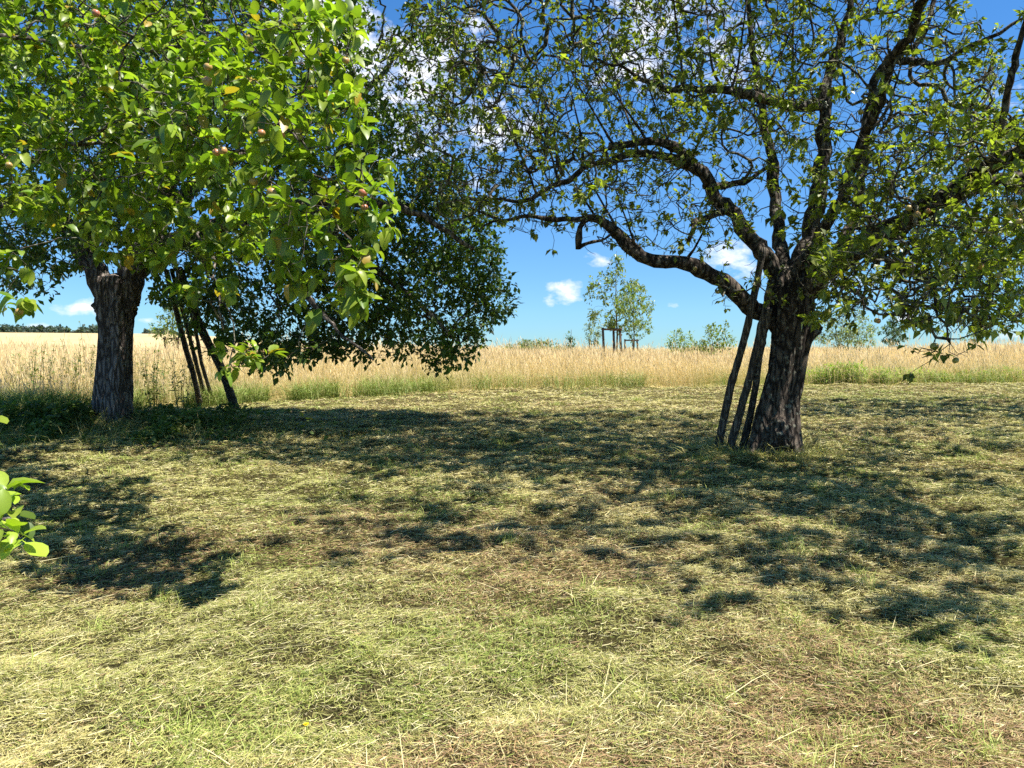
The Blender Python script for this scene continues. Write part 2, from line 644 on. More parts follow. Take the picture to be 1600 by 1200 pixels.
# ------------------------------------------------------------------ growing trees
class Tree:
    def __init__(s, seed):
        s.rg = np.random.default_rng(seed)
        s.p = np.zeros((200000, 3))
        s.par = np.full(200000, -1)
        s.rad = np.zeros(200000)
        s.limb = np.full(200000, -1)
        s.n = 0
        s.limbs = []

    def node(s, p, par, rad=0., limb=-1):
        i = s.n
        s.p[i], s.par[i], s.rad[i], s.limb[i] = p, par, rad, limb
        s.n += 1
        return i

    def nearest(s, p, lim=None):
        n = s.n
        d = np.sum((s.p[:n] - p) ** 2, axis=1)
        return int(np.argmin(d))

    def add_limb(s, pts, wob=.02, step=.09, root=False):
        """pts: rows of x, y, z, radius."""
        pts = np.asarray(pts, float)
        ln = np.linalg.norm(np.diff(pts[:, :3], axis=0), axis=1).sum()
        q = spline(pts, max(6, int(ln / step)))
        m = len(q)
        k = s.rg.normal(size=(m, 3))
        k = (k + np.roll(k, 1, 0) + np.roll(k, -1, 0)) / 3
        env = np.minimum(1, np.arange(m) / 3)[:, None]
        q[:, :3] += k * wob * env
        q[:, 3] = np.maximum(q[:, 3], .004)
        par = -1 if root or s.n == 0 else s.nearest(q[0, :3])
        li = len(s.limbs)
        ids = []
        for a in q:
            par = s.node(a[:3], par, a[3], li)
            ids.append(par)
        s.limbs.append(ids)
        return ids

    def grow(s, targets, step=.10, curve=.3, lift=.0, maxlen=9):
        """Connect every target to the nearest wood by a curved shoot, near targets first."""
        targets = np.asarray(targets)
        base = s.p[:s.n].copy()
        d0 = np.array([np.min(np.sum((base - t) ** 2, axis=1)) for t in targets])
        for t in targets[np.argsort(d0)]:
            i = s.nearest(t)
            d = np.linalg.norm(t - s.p[i])
            if d < .06 or d > maxlen:
                continue
            pi = s.par[i]
            dr = s.p[i] - s.p[pi] if pi >= 0 else np.array((0, 0, 1.))
            dr = dr / (np.linalg.norm(dr) + 1e-9)
            c = s.p[i] + dr * d * curve + (t - s.p[i]) * .3 + s.rg.normal(size=3) * d * .10 + np.array((0, 0, lift * d))
            m = max(2, int(d / step) + 1)
            k = i
            for u in np.linspace(0, 1, m)[1:]:
                q = s.p[i] * (1 - u) ** 2 + c * 2 * u * (1 - u) + t * u * u
                q = q + s.rg.normal(size=3) * step * .10
                k = s.node(q, k)

    def radii(s, tip=.0028, e=2.25, cap=.05):
        n = s.n
        acc = np.zeros(n)
        for i in range(n - 1, -1, -1):
            a = max(acc[i], tip ** e)
            acc[i] = a
            p = s.par[i]
            if p >= 0:
                acc[p] += a
        r = acc ** (1 / e)
        r = np.where(s.limb[:n] >= 0, s.rad[:n], np.minimum(r, cap))
        s.r = r
        s.nch = np.bincount(s.par[:n][s.par[:n] >= 0], minlength=n)

    def wood(s, root, limb_mat, twig_mat, skip=(), origin=None, limb_name='limb'):
        n = s.n
        limb_objs = {}
        for li, ids in enumerate(s.limbs):
            if li in skip:
                continue
            mb = MB()
            p = s.p[ids]
            r = s.r[ids]
            tube(mb, p, r, 14 if r.max() > .05 else 8, rough=.42, seed=li)
            limb_objs[li] = mb.build(limb_name, limb_mat, root, origin=origin)
        mbs = {}
        ch = {}
        for i in range(n):
            if s.par[i] >= 0 and s.limb[i] < 0:
                ch.setdefault(int(s.par[i]), []).append(i)
        starts = [(int(s.par[i]), i, int(s.limb[s.par[i]])) for i in range(n) if s.limb[i] < 0 and s.par[i] >= 0 and s.limb[s.par[i]] >= 0]
        while starts:
            a, b, li = starts.pop()
            chain = [a, b]
            while True:
                c = ch.get(chain[-1], [])
                if not c:
                    break
                c = sorted(c, key=lambda q: -s.r[q])
                for o in c[1:]:
                    starts.append((chain[-1], o, li))
                chain.append(c[0])
            p = s.p[chain]
            r = s.r[chain].copy()
            r[0] = min(r[0], r[1] * 1.15)
            r[-1] *= .6
            tube(mbs.setdefault(li, MB()), p, r, 3 if r.max() < .007 else 5 if r.max() < .02 else 7, rough=.2 if r.max() > .012 else 0, caps=False)
        for li, mb in mbs.items():
            lo = limb_objs.get(li)
            mb.build('twigs', twig_mat, lo if lo is not None else root, origin=origin)

    def leaf_nodes(s, rmax, depth_nodes=None):
        n = s.n
        # distance (in nodes) from the nearest tip below
        h = np.full(n, 9999)
        for i in range(n - 1, -1, -1):
            if s.nch[i] == 0:
                h[i] = 0
            p = s.par[i]
            if p >= 0:
                h[p] = min(h[p], h[i] + 1)
        ok = (s.r < rmax) & (s.limb[:n] < 0)
        if depth_nodes is not None:
            ok &= h <= depth_nodes
        return np.nonzero(ok)[0]

    def leaves(s, mb, nodes, per, Lm, cols, hi=False, droop=.15, upb=.9, ratio=.6, spread=.02, fold=.3, bend=.3, lvar=.3, keep=1.0):
        """Rosettes of leaves: a share KEEP of the nodes carries about PER leaves each, fanned round the twig."""
        rg = s.rg
        nodes = nodes[rg.random(len(nodes)) < keep]
        big = (.45 + 1.1 * rg.random(len(nodes))) * per
        idx = np.repeat(nodes, rg.poisson(big))
        m = len(idx)
        par = s.par[idx]
        tw = s.p[idx] - s.p[np.maximum(par, 0)]
        tw /= np.linalg.norm(tw, axis=1)[:, None] + 1e-9
        out_ = rand_dir(m, rg)
        out_ -= tw * (np.sum(out_ * tw, axis=1) * .8)[:, None]
        ax = out_ + tw * (.15 + .8 * rg.random(m))[:, None] + np.array((0, 0, .12 - droop))
        ax /= np.linalg.norm(ax, axis=1)[:, None] + 1e-9
        pos = s.p[idx] + ax * (Lm * .22) + rg.normal(size=(m, 3)) * spread
        up = rand_dir(m, rg) * .55 + np.array((0, 0, upb)) + np.array(sun_dir) * .3
        L = Lm * (1 + lvar * rg.normal(size=m)).clip(.4, 1.35)
        W = L * ratio * (.85 + .3 * rg.random(m))
        cl = cols(rg, m, pos)
        add_leaves(mb, pos, ax, up, L, W, cl, hi, fold, bend, rg)
        return m

    def spurs(s, n, lo, hi_, rmax=.05, lift=.25):
        """Short stubby side twigs on the wood grown so far."""
        ids = np.nonzero((s.r0() < rmax))[0]
        for i in s.rg.choice(ids, n):
            d = rand_dir(1, s.rg)[0] + np.array((0, 0, lift))
            pi = s.par[i]
            if pi >= 0:
                t = s.p[i] - s.p[pi]
                t /= np.linalg.norm(t) + 1e-9
                d = d - t * (d @ t) * .7
            d /= np.linalg.norm(d)
            L = lo + (hi_ - lo) * s.rg.random() ** 1.5
            k = int(i)
            m = max(2, int(L / .06))
            for u in range(m):
                d = d + s.rg.normal(size=3) * .22
                d /= np.linalg.norm(d)
                k = s.node(s.p[k] + d * L / m, k)

    def r0(s):
        return np.where(s.limb[:s.n] >= 0, s.rad[:s.n], .002)


def leaf_colors(base, lightc, yellow, yfrac=.02, dark=.75):
    def f(rg, m, pos):
        t = rg.random(m)
        c = mix(base, lightc, t)
        clump = vnoise(pos[:, 0] * 2.1 + pos[:, 2] * 1.3, pos[:, 1] * 2.1 + pos[:, 2] * .7, 1)
        c *= (dark + (1.25 - dark) * clump)[:, None] * (.65 + .6 * rg.random(m))[:, None]
        y = rg.random(m) < yfrac
        c[y] = np.asarray(yellow)
        return c
    return f


def cloud(rg, px, py, rx, ry, d0, d1, n):
    a = rg.random(n) * 2 * np.pi
    r = np.sqrt(rg.random(n))
    d = d0 + (d1 - d0) * rg.random(n)
    return np.array([P(px + rx * q * math.cos(b), py + ry * q * math.sin(b), e) for q, b, e in zip(r, a, d)])


def clouds(rg, lst):
    c = np.concatenate([cloud(rg, *a) for a in lst])
    c = c[c[:, 2] > terrain(c[:, 0], c[:, 1], False) + .7]
    return c


def pl(*pts):
    """px, py, depth, diameter in photo pixels -> x, y, z, radius."""
    return [(*P(a, b, d), w / 1200 * d / 2) for a, b, d, w in pts]


def trunk_mesh(rings, sides, seed, bumps=(), groove=None, flare=.5):
    """rings: x, y, z, radius rows, base first.  Bark ridges and swellings are real relief."""
    n = 110
    q = spline(rings, n)
    q = q.copy()
    p, r = q[:, :3], q[:, 3]
    t, nn, bb = frames(p)
    # use a fixed world frame: x right, y away
    ex, ey = np.array((1., 0, 0)), np.array((0, 1., 0))
    th = np.arange(sides) * 2 * np.pi / sides
    s = np.cumsum(np.r_[0, np.linalg.norm(np.diff(p, axis=0), axis=1)])
    rr = np.tile(r[:, None], (1, sides))
    lob = 1 + .10 * np.cos(3 * th + seed)[None] + .06 * np.cos(5 * th + 2 * seed + s[:, None] * .6) + .04 * np.cos(2 * th + s[:, None] * 1.3)
    fl = flare * np.exp(-s / .16)[:, None] * (.55 + .45 * np.cos(5 * th + seed)[None])
    cyc = th / (2 * np.pi)
    # ridges run up the trunk
    ang = 22
    tw = np.cos(th)[None] * 3.3, np.sin(th)[None] * 3.3
    ridge = vnoise(tw[0] * 2.3 + s[:, None] * .7, tw[1] * 2.3 + s[:, None] * 1.1, 1) - .5
    ridge2 = np.abs(vnoise(tw[0] * 5 + s[:, None] * 2.5, tw[1] * 5 - s[:, None] * 1.6, 2) - .5)
    rr = rr * (lob + fl +   .18 * ridge - .34 * (0.25 - ridge2).clip(0, 1))
    if groove is not None:
        g = groove + .3 * np.sin(s * 1.7)
        dd = (th[None] - g[:, None] + np.pi) % (2 * np.pi) - np.pi
        rr *= 1 - .22 * np.exp(-(dd / .16) ** 2) * sstep(.1, .5, s)[:, None]
    for a0, s0, wa, ws, amp in bumps:
        dd = (th[None] - a0 + np.pi) % (2 * np.pi) - np.pi
        g = np.exp(-(dd / wa) ** 2 - ((s[:, None] - s0) / ws) ** 2)
        wr = vnoise(th[None] * 7 + s[:, None] * 9, s[:, None] * 17 - th[None] * 3, 3) - .5
        rr = rr + amp * g * (1 + 1.6 * wr)
    v = p[:, None] + rr[..., None] * (np.cos(th)[None, :, None] * ex + np.sin(th)[None, :, None] * ey)
    v = v.reshape(-1, 3)
    i = np.arange(n - 1)[:, None] * sides
    j = np.arange(sides)[None]
    k = (j + 1) % sides
    quads = np.stack([i + j, i + k, i + sides + k, i + sides + j], -1).reshape(-1, 4)
    v = np.concatenate([v, p[-1:] + np.array((0, 0, r[-1] * .3))])
    e = (n - 1) * sides
    tris = [(n * sides, e + a, e + (a + 1) % sides) for a in range(sides)]
    mb = MB()
    mb.add(v, tris, quads)
    return mb


def apple(root, origin, c, r, kind, rg):
    """A hanging apple: dimpled body with calyx and stalk, a child of its tree."""
    mb = MB()
    n, m = 14, 12
    ph = np.linspace(0.05, np.pi - .05, m)
    th = np.arange(n) * 2 * np.pi / n
    # profile with dimples top and bottom
    rad = np.sin(ph) ** .85 * (1 - .08 * np.cos(ph))
    zz = np.cos(ph) * .88 - .30 * np.exp(-(ph / .42) ** 2) + .22 * np.exp(-((np.pi - ph) / .35) ** 2)
    v = np.stack([rad[:, None] * np.cos(th)[None], rad[:, None] * np.sin(th)[None], np.tile(zz[:, None], (1, n))], -1)
    v *= r * (1 + .03 * rg.normal())
    blush_dir = np.array((.6, -.6, .4))
    u = v.reshape(-1, 3) / r @ blush_dir
    green, red = np.array((.42, .44, .10)), np.array((.50, .13, .09))
    a = np.clip(.5 + .5 * u + .3 * rg.normal(size=len(u)) * .3, 0, 1) * kind
    col = green[None] * (1 - a[:, None]) + red[None] * a[:, None]
    i = np.arange(m - 1)[:, None] * n
    j = np.arange(n)[None]
    k = (j + 1) % n
    q = np.stack([i + j, i + n + j, i + n + k, i + k], -1).reshape(-1, 4)
    tilt = Matrix.Rotation(rg.normal() * .35, 3, 'X') @ Matrix.Rotation(rg.normal() * .35, 3, 'Y')
    A = np.array(tilt)
    vv = v.reshape(-1, 3) @ A.T + c
    mb.add(vv, None, q, col)
    mb.add([vv[:n].mean(0)], None, None, green)
    top = mb.n - 1
    mb.t.append(np.array([(top, b, (b + 1) % n) for b in range(n)], np.int32))
    bot = (m - 1) * n
    mb.add([vv[bot:bot + n].mean(0)], None, None, (.08, .06, .03))
    mb.t.append(np.array([(mb.n - 1, bot + (b + 1) % n, bot + b) for b in range(n)], np.int32))
    st = A @ np.array((0, 0, 1.))
    tube(mb, [c + st * r * .5, c + st * r * 1.15, c + st * r * 1.4 + np.array((0, 0, r * .5))], [.0022, .002, .002], 5, (.16, .11, .05))
    return mb.build('apple', M_apple, root, origin=origin)


# ================================================================== RIGHT TREE (gnarled, sparse)
rg = np.random.default_rng(21)
rb = G(1203, 702)
DR = rb[1]
t_right = empty('apple_tree', rb, 'gnarled old apple tree with long crooked bare limbs and sparse leaves, right of centre', 'apple tree')
trunk_pts = pl((1203, 712, DR, 80), (1207, 690, DR, 71), (1214, 640, DR, 61), (1227, 580, DR, 54), (1235, 520, DR, 58), (1234, 480, DR, 68), (1232, 445, DR, 66), (1232, 425, DR, 48))
trunk_pts[0] = (*trunk_pts[0][:2], rb[2] - .12, trunk_pts[0][3])
mbt = trunk_mesh(trunk_pts, 96, 1.3, bumps=((-1.75, .42, .40, .17, .10), (-1.2, .30, .3, .14, .07), (-.35, 1.72, .40, .13, .09), (3.6, 1.7, .5, .25, .05), (-2.3, .15, .5, .14, .04)), groove=-.95, flare=.5)
mbt.build('trunk', M_bark, t_right, origin=rb)
T = Tree(5)
D = DR
L_trunk = T.add_limb(pl((1233, 520, D, 31.0), (1232, 430, D, 31.0)), 0, root=True)
T.add_limb(pl((1222, 505, D, 32.7), (1200, 492, D, 29.4), (1165, 467, D - .1, 25.4), (1120, 435, D - .2, 22.9), (1075, 412, D - .3, 22.0), (1020, 401, D - .4, 21.3), (985, 383, D - .4, 19.6), (955, 357, D - .4, 16.3), (925, 341, D - .4, 12.3), (885, 342, D - .3, 9.0), (840, 345, D - .2, 6.6), (785, 343, D - .2, 4.1), (745, 357, D - .2, 2.5)), .034)
T.add_limb(pl((1222, 440, D, 29.4), (1203, 415, D, 25.5), (1182, 382, D + .1, 22.7), (1150, 340, D + .2, 21.4), (1118, 308, D + .2, 22.1), (1095, 270, D + .2, 19.4), (1062, 250, D + .2, 16.1), (1020, 243, D + .1, 12.7), (970, 246, D, 10.7), (920, 262, D, 8.7), (880, 286, D, 8.0), (830, 310, D, 6.7), (780, 316, D, 4.1)), .034)
T.add_limb(pl((1075, 258, D + .2, 15.5), (1055, 226, D + .1, 14.0), (1020, 222, D, 13.1), (985, 226, D, 11.6), (950, 229, D, 10.8)), .034)
T.add_limb(pl((1238, 450, D, 35.6), (1258, 395, D + .1, 29.4), (1272, 345, D + .2, 24.8), (1283, 270, D + .3, 21.7), (1286, 190, D + .3, 19.4), (1300, 110, D + .4, 15.5), (1320, 45, D + .5, 12.4), (1332, -40, D + .5, 9.3), (1340, -140, D + .6, 4.7)), .034)
T.add_limb(pl((1285, 165, D + .3, 17.0), (1240, 168, D, 15.5), (1190, 152, D - .2, 16.3), (1130, 142, D - .4, 13.1), (1080, 135, D - .6, 10.8), (1035, 136, D - .7, 9.3), (985, 120, D - .7, 5.4), (930, 90, D - .8, 3.9)), .036)
T.add_limb(pl((1232, 440, D, 26.3), (1222, 390, D + .4, 20.2), (1214, 330, D + .7, 17.0), (1205, 260, D + .9, 15.5), (1195, 190, D + 1, 12.4), (1180, 100, D + 1.1, 10.1), (1168, 0, D + 1.2, 6.9), (1160, -120, D + 1.3, 3.9)), .034)
T.add_limb(pl((1248, 460, D, 40.2), (1290, 420, D - .3, 34.0), (1340, 388, D - .7, 26.3), (1400, 360, D - 1, 21.7), (1460, 320, D - 1.2, 19.4), (1530, 290, D - 1.4, 17.0), (1610, 268, D - 1.6, 14.0), (1720, 220, D - 1.6, 9.3)), .036)
T.add_limb(pl((1310, 408, D - .4, 18.6), (1335, 330, D, 14.8), (1350, 240, D + .3, 13.6), (1362, 150, D + .4, 12.4), (1385, 95, D + .4, 10.5), (1430, 70, D + .4, 9.3), (1450, 30, D + .4, 7.4), (1470, -60, D + .5, 4.3)), .036)
T.add_limb(pl((1385, 92, D + .4, 12.4), (1420, 97, D + .2, 11.6), (1462, 98, D, 10.1), (1520, 70, D - .2, 6.9), (1600, 30, D - .4, 4.7)), .034)
T.add_limb(pl((1540, 287, D - 1.4, 12.4), (1556, 240, D - 1.6, 11.6), (1568, 180, D - 1.8, 10.8), (1578, 110, D - 1.9, 10.1), (1598, 40, D - 2, 8.6), (1620, -60, D - 2, 4.7)), .034)
# limb towards the viewer, on the right
T.add_limb([(*P(1260, 440, D), .15), (4.3, D - 1.4, 2.7), (4.9, 7.2, 3.5), (5.4, 5.8, 3.7), (5.3, 4.6, 3.8)][:1] and [(*P(1260, 440, D), .15), (4.3, D - 1.4, 3.0, .11), (4.9, 7.2, 3.5, .08), (5.4, 5.8, 3.7, .055), (5.3, 4.6, 3.8, .03)], .03)
T.add_limb([(*P(1236, 440, D), .10), (3.9, 9.2, 3.4, .065), (4.0, 8.0, 4.7, .045), (4.0, 6.4, 5.5, .035)], .03)
T.add_limb(pl((1330, 390, D - .7, 14.0), (1360, 400, D - 1.6, 10.1), (1400, 415, D - 2.4, 6.9), (1440, 440, D - 3, 5.4), (1470, 490, D - 3.2, 3.9), (1485, 540, D - 3.3, 2.3)), .034)
T.add_limb(pl((922, 340, D - .4, 10.1), (908, 352, D - .4, 10.1), (904, 372, D - .4, 10.1), (904, 390, D - .4, 9.3)), .006, .04)
T.add_limb(pl((906, 386, D - .4, 6.2), (925, 377, D - .5, 5.4), (945, 373, D - .5, 3.9), (965, 355, D - .5, 2.3)), .006, .05)
T.add_limb(pl((1100, 290, D + .2, 12.4), (1140, 290, D + .3, 9.3), (1170, 285, D + .4, 6.9), (1195, 262, D + .4, 5.4)), .034)
T.add_limb(pl((1130, 330, D + .2, 12.4), (1090, 345, D, 9.3), (1075, 375, D - .2, 6.9)), .034)
# long straight water shoots
shoots = [(1060, 140, 1045, -60, 9.4), (1010, 225, 870, 40, 9.8), (960, 228, 845, 20, 10), (985, 228, 925, 30, 10.2), (1110, 145, 1100, -30, 9.7), (1190, 155, 1260, -20, 9.8),
          (1215, 165, 1330, -10, 9.9), (1235, 165, 1240, -60, 10), (870, 290, 820, 90, 10), (905, 262, 880, 80, 9.8), (840, 310, 760, 120, 9.9), (1040, 240, 990, 70, 10.3),
          (1150, 145, 1175, -60, 9.5), (1280, 90, 1400, -60, 10.3), (1370, 120, 1500, -20, 10.6), (1425, 210, 1427, 30, 9), (930, 345, 880, 255, 9.5), (965, 362, 905, 255, 9.3),
          (1300, 100, 1240, -100, 10), (1085, 410, 1130, 300, 9.4), (780, 345, 690, 300, 9.6), (1080, 255, 1150, 100, 10.2), (1000, 395, 960, 290, 9.2)]
for a, b, c, e, d in shoots:
    s0 = T.p[T.nearest(P(a, b, d))]
    T.add_limb([(*s0, .019), (*(s0 * .5 + P((a + c) / 2 + rg.normal() * 8, (b + e) / 2, d + rg.normal() * .2) * .5), .014), (*P(c, e, d + rg.normal() * .4), .004)], .008, .12)
n_main = len(T.limbs)
apples_r = [(1450, 330, 7.2), (1352, 158, 8), (1345, 175, 8), (1270, 310, 8.6), (1420, 325, 7), (1432, 335, 7), (1428, 362, 7), (1584, 320, 6.2), (1578, 334, 6.2), (1490, 373, 6.6), (1480, 408, 6.5),
            (1450, 448, 6.4), (1371, 501, 7), (1460, 541, 6.6), (1493, 563, 6.6), (1592, 346, 6.2), (1278, 366, 8), (1305, 268, 8), (1122, 456, 9.6), (1086, 419, 9.2), (1201, 456, 9.3), (1395, 300, 7.5),
            (1530, 415, 6.5), (1405, 250, 7.4), (1510, 250, 7.4), (1330, 350, 7.6), (1560, 430, 6.3), (1548, 232, 7)]
ap_pos = np.array([P(*a) for a in apples_r])
tg = clouds(rg, [(870, 285, 150, 80, 8.4, 11.4, 330), (760, 230, 130, 120, 8.3, 12, 632), (930, 190, 190, 130, 7.8, 12.4, 908), (890, 50, 260, 110, 8, 12, 908), (1100, 80, 220, 140, 7.6, 12.6, 825),
                 (1090, 260, 150, 110, 8.4, 12, 302), (1050, 355, 130, 45, 9, 11, 164), (1130, 460, 22, 25, 9.4, 9.8, 20), (1350, 120, 220, 150, 7.2, 13, 936), (1490, 300, 180, 140, 6.4, 12, 1680),
                 (1420, 430, 160, 70, 6.2, 9, 523), (1500, 480, 110, 45, 6, 8, 219), (1310, 480, 50, 35, 6.8, 8.4, 58), (1470, 545, 50, 20, 6.4, 7, 24), (1230, 430, 60, 50, 8.8, 9.3, 70), (1300, 330, 80, 70, 7.5, 9, 164), (1570, 480, 60, 40, 6.2, 7.5, 70),
                 (1000, -150, 420, 130, 7.8, 12.4, 1155), (1380, -150, 330, 130, 7.4, 13, 1046), (700, 100, 110, 120, 8.4, 11.5, 330), (740, 320, 60, 50, 9, 10.2, 54)])
near = np.array((5.4, 5.6, 3.9)) + (rg.random((420, 3)) * 2 - 1) * np.array((2.6, 2.3, 1.2))
near = near[near[:, 0] / near[:, 1] > .68]
high = np.array((4.0, 6.6, 5.5)) + (rg.random((800, 3)) * 2 - 1) * np.array((2.6, 2.4, 1.2))
high = high[(high[:, 2] - CAM_H) / high[:, 1] > .50]
mid = np.array((8.5, 10.5, 4.3)) + (rg.random((360, 3)) * 2 - 1) * np.array((2.2, 2.4, 1.6))
mid = mid[mid[:, 0] / mid[:, 1] > .66]
T.grow(np.concatenate([tg, near, high, mid, ap_pos + np.array((0, 0, .07))]), step=.09, curve=.35)
T.spurs(8400, .06, .34)
T.radii(.0031, 2.4, .028)
T.wood(t_right, M_bark, M_twig, skip=(0,), origin=rb)
mb = MB()
nodes = T.leaf_nodes(.0085, 8)
frac_near = T.p[nodes][:, 1] < 8.2
colr = leaf_colors((.13, .17, .03), (.36, .385, .07), (.38, .33, .04), .02, .7)
nr = T.leaves(mb, nodes[~frac_near], 7.0, .064, colr, spread=.012, keep=.165, bend=.7, fold=.5)
nr += T.leaves(mb, nodes[frac_near], 7.0, .076, colr, spread=.015, keep=.22, bend=.7, fold=.5)
pn = T.p[nodes]
off = nodes[((pn[:, 2] - CAM_H) / pn[:, 1] > .48) | (pn[:, 0] / pn[:, 1] > .69)]
nr += T.leaves(mb, off, 8.0, .085, colr, spread=.03, keep=.24)  # extra unseen leaves outside the frame, added to thicken the ground shadow
mb.build('crown', M_leaf, t_right, smooth=False, origin=rb)
for c in ap_pos:
    apple(t_right, rb, c, .03 * (.85 + .3 * rg.random()), .3 + .7 * rg.random() ** 1.5, rg)

# ================================================================== LEFT TREE (dense)
rg = np.random.default_rng(33)
lb = G(178, 652)
DL = lb[1]
t_left = empty('apple_tree', lb, 'broad dense apple tree with scaly forked trunk standing in weeds, on the left', 'apple tree')
tp = pl((176, 668, DL, 61), (177, 640, DL, 56), (180, 590, DL, 53), (183, 530, DL, 49), (184, 480, DL, 50), (183, 450, DL, 56), (182, 434, DL, 52))
tp[0] = (*tp[0][:2], lb[2] - .15, tp[0][3])
trunk_mesh(tp, 96, 2.1, bumps=((-1.3, 1.75, .5, .2, .05), (3.3, 1.8, .5, .25, .08), (-.2, 1.9, .5, .25, .08)), groove=None, flare=.25).build('trunk', M_bark_l, t_left, origin=lb)
T = Tree(8)
D = DL
T.add_limb(pl((183, 500, D, 40), (182, 440, D, 40)), 0, root=True)
T.add_limb(pl((172, 462, D, 40), (152, 425, D, 34), (130, 390, D, 30), (110, 360, D, 27), (70, 335, D - .3, 23), (20, 325, D - .5, 18), (-60, 290, D - .8, 12)), .02)
T.add_limb(pl((190, 470, D, 48), (208, 425, D, 42), (224, 385, D, 34), (250, 335, D - .1, 28), (275, 270, D - .2, 26), (300, 180, D - .3, 20), (320, 60, D - .3, 13), (330, -80, D, 7)), .02)
T.add_limb(pl((215, 400, D, 34), (280, 375, D - .3, 30), (370, 345, D - .6, 25), (470, 320, D - .8, 20), (570, 315, D - .9, 15), (660, 340, D - .9, 10), (740, 390, D - .9, 6)), .03)
T.add_limb(pl((135, 395, D, 26), (150, 310, D + .5, 22), (180, 200, D + .8, 18), (190, 80, D + .9, 12), (200, -60, D + 1, 7)), .02)
T.add_limb(pl((250, 335, D, 22), (350, 260, D + .8, 18), (460, 200, D + 1.2, 14), (560, 150, D + 1.3, 9), (640, 60, D + 1.3, 5)), .03)
T.add_limb(pl((370, 345, D - .6, 16), (430, 400, D - 1, 12), (480, 460, D - 1.2, 9), (530, 520, D - 1.4, 5), (585, 560, D - 1.5, 3)), .02)
T.add_limb(pl((470, 320, D - .8, 16), (560, 400, D - .4, 12), (640, 460, D - .2, 8), (700, 520, D, 4)), .02)
tg = clouds(rg, [(130, 230, 190, 100, 8.8, 12, 150), (60, 90, 220, 130, 8.8, 13.2, 420), (330, 80, 200, 110, 8.8, 13.2, 300), (80, 200, 260, 200, 9.7, 13.2, 618), (350, 200, 260, 220, 9.5, 13.2, 1050), (565, 345, 170, 165, 10.8, 14, 900), (650, 420, 125, 120, 11.3, 14, 712), (715, 470, 70, 75, 12, 14, 225),
                 (480, 480, 170, 75, 11.2, 14, 562), (560, 535, 170, 28, 11.4, 13.2, 131), (430, 555, 60, 25, 10, 12.4, 41), (610, 110, 130, 140, 11, 14, 230), (740, 390, 48, 60, 12, 13.8, 120), (772, 462, 34, 40, 12.2, 13.4, 70), (700, 560, 40, 18, 12.3, 13.2, 24), (690, 290, 45, 50, 11.5, 13.5, 90), (330, -130, 450, 130, 9.1, 13.2, 787),
                 (40, 400, 80, 55, 9.7, 13.2, 112), (130, 380, 130, 40, 10.2, 13.2, 131), (300, 420, 90, 60, 10.5, 13.2, 206), (720, 540, 35, 22, 12.4, 13.4, 30), (340, 500, 60, 50, 10.9, 13.2, 67)])
T.grow(tg, step=.10, curve=.3, lift=-.02)
T.radii(.003, 2.3, .035)
T.wood(t_left, M_bark_l, M_twig, skip=(0,), origin=lb)
mb = MB()
nodes = T.leaf_nodes(.009, 6)
coll = leaf_colors((.065, .11, .024), (.13, .19, .036), (.3, .27, .04), .006, .65)
nl = T.leaves(mb, nodes, 11, .088, coll, spread=.05, droop=.2, keep=.7, bend=.5, fold=.35)
mb.build('crown', M_leaf, t_left, smooth=False, origin=lb)

# ================================================================== NEAR TREE, its trunk outside the frame on the left
rg = np.random.default_rng(55)
fb = np.array((-5.6, 4.4, gz(-5.6, 4.4)))
t_near = empty('apple_tree', fb, 'nearest apple tree, its bright large-leaved branches reaching in from the left edge', 'apple tree')
tp = [(fb[0], fb[1], fb[2] - .1, .27), (fb[0] + .02, fb[1], .6, .22), (fb[0] + .05, fb[1], 1.3, .21), (fb[0] + .1, fb[1], 1.9, .2)]
trunk_mesh(tp, 48, .4, flare=.3).build('trunk', M_bark_l, t_near, origin=fb)
T = Tree(11)
T.add_limb([(fb[0] + .05, fb[1], 1.4, .15), (fb[0] + .1, fb[1], 1.95, .15)], 0, root=True)
T.add_limb([(fb[0] + .1, fb[1], 1.8, .15), (-4.6, 4.6, 2.6, .11), (*P(-60, 230, 6.27), .035), (*P(120, 225, 7.02), .016), (*P(260, 225, 6.27), .011), (*P(400, 240, 5.52), .008), (*P(530, 290, 5.26), .007), (*P(600, 340, 5.26), .005)], .025)
T.add_limb([(fb[0] + .1, fb[1], 1.85, .14), (-4.5, 5.2, 3.0, .10), (*P(-40, 60, 7.17), .03), (*P(160, 80, 7.53), .016), (*P(320, 70, 6.52), .011), (*P(470, 100, 5.77), .008), (*P(545, 130, 5.77), .006)], .025)
T.add_limb([(fb[0] + .1, fb[1], 1.9, .14), (-5.2, 6, 2.8, .10), (*P(20, 250, 9.03), .045), (*P(140, 270, 9.03), .028), (*P(280, 330, 8.28), .016), (*P(330, 420, 7.02), .009), (*P(350, 520, 6.27), .006)], .03)
T.add_limb([(*P(120, 225, 7.02), .014), (*P(230, 170, 6.03), .010), (*P(350, 170, 5.26), .008), (*P(470, 220, 4.89), .007), (*P(530, 330, 4.89), .005)], .02)
T.add_limb([(fb[0] + .1, fb[1], 1.6, .08), (-4.0, 3.4, 1.7, .05), (-2.6, 2.7, 1.35, .025), (*P(-60, 790, 2.5), .01), (*P(14, 820, 2.69), .004)], .02)
apples_n = [(348, 235, 4.48), (338, 238, 4.54), (408, 208, 4.48), (440, 211, 4.48), (396, 283, 4.48), (567, 301, 4.48), (569, 324, 4.48), (325, 104, 4.82), (324, 127, 4.82), (540, 94, 4.93), (560, 155, 4.93), (14, 258, 5.38),
            (424, 300, 4.48), (30, 487, 4.82), (150, 20, 4.93), (390, 60, 4.93)]
ap_pos = np.array([P(*a) for a in apples_n])
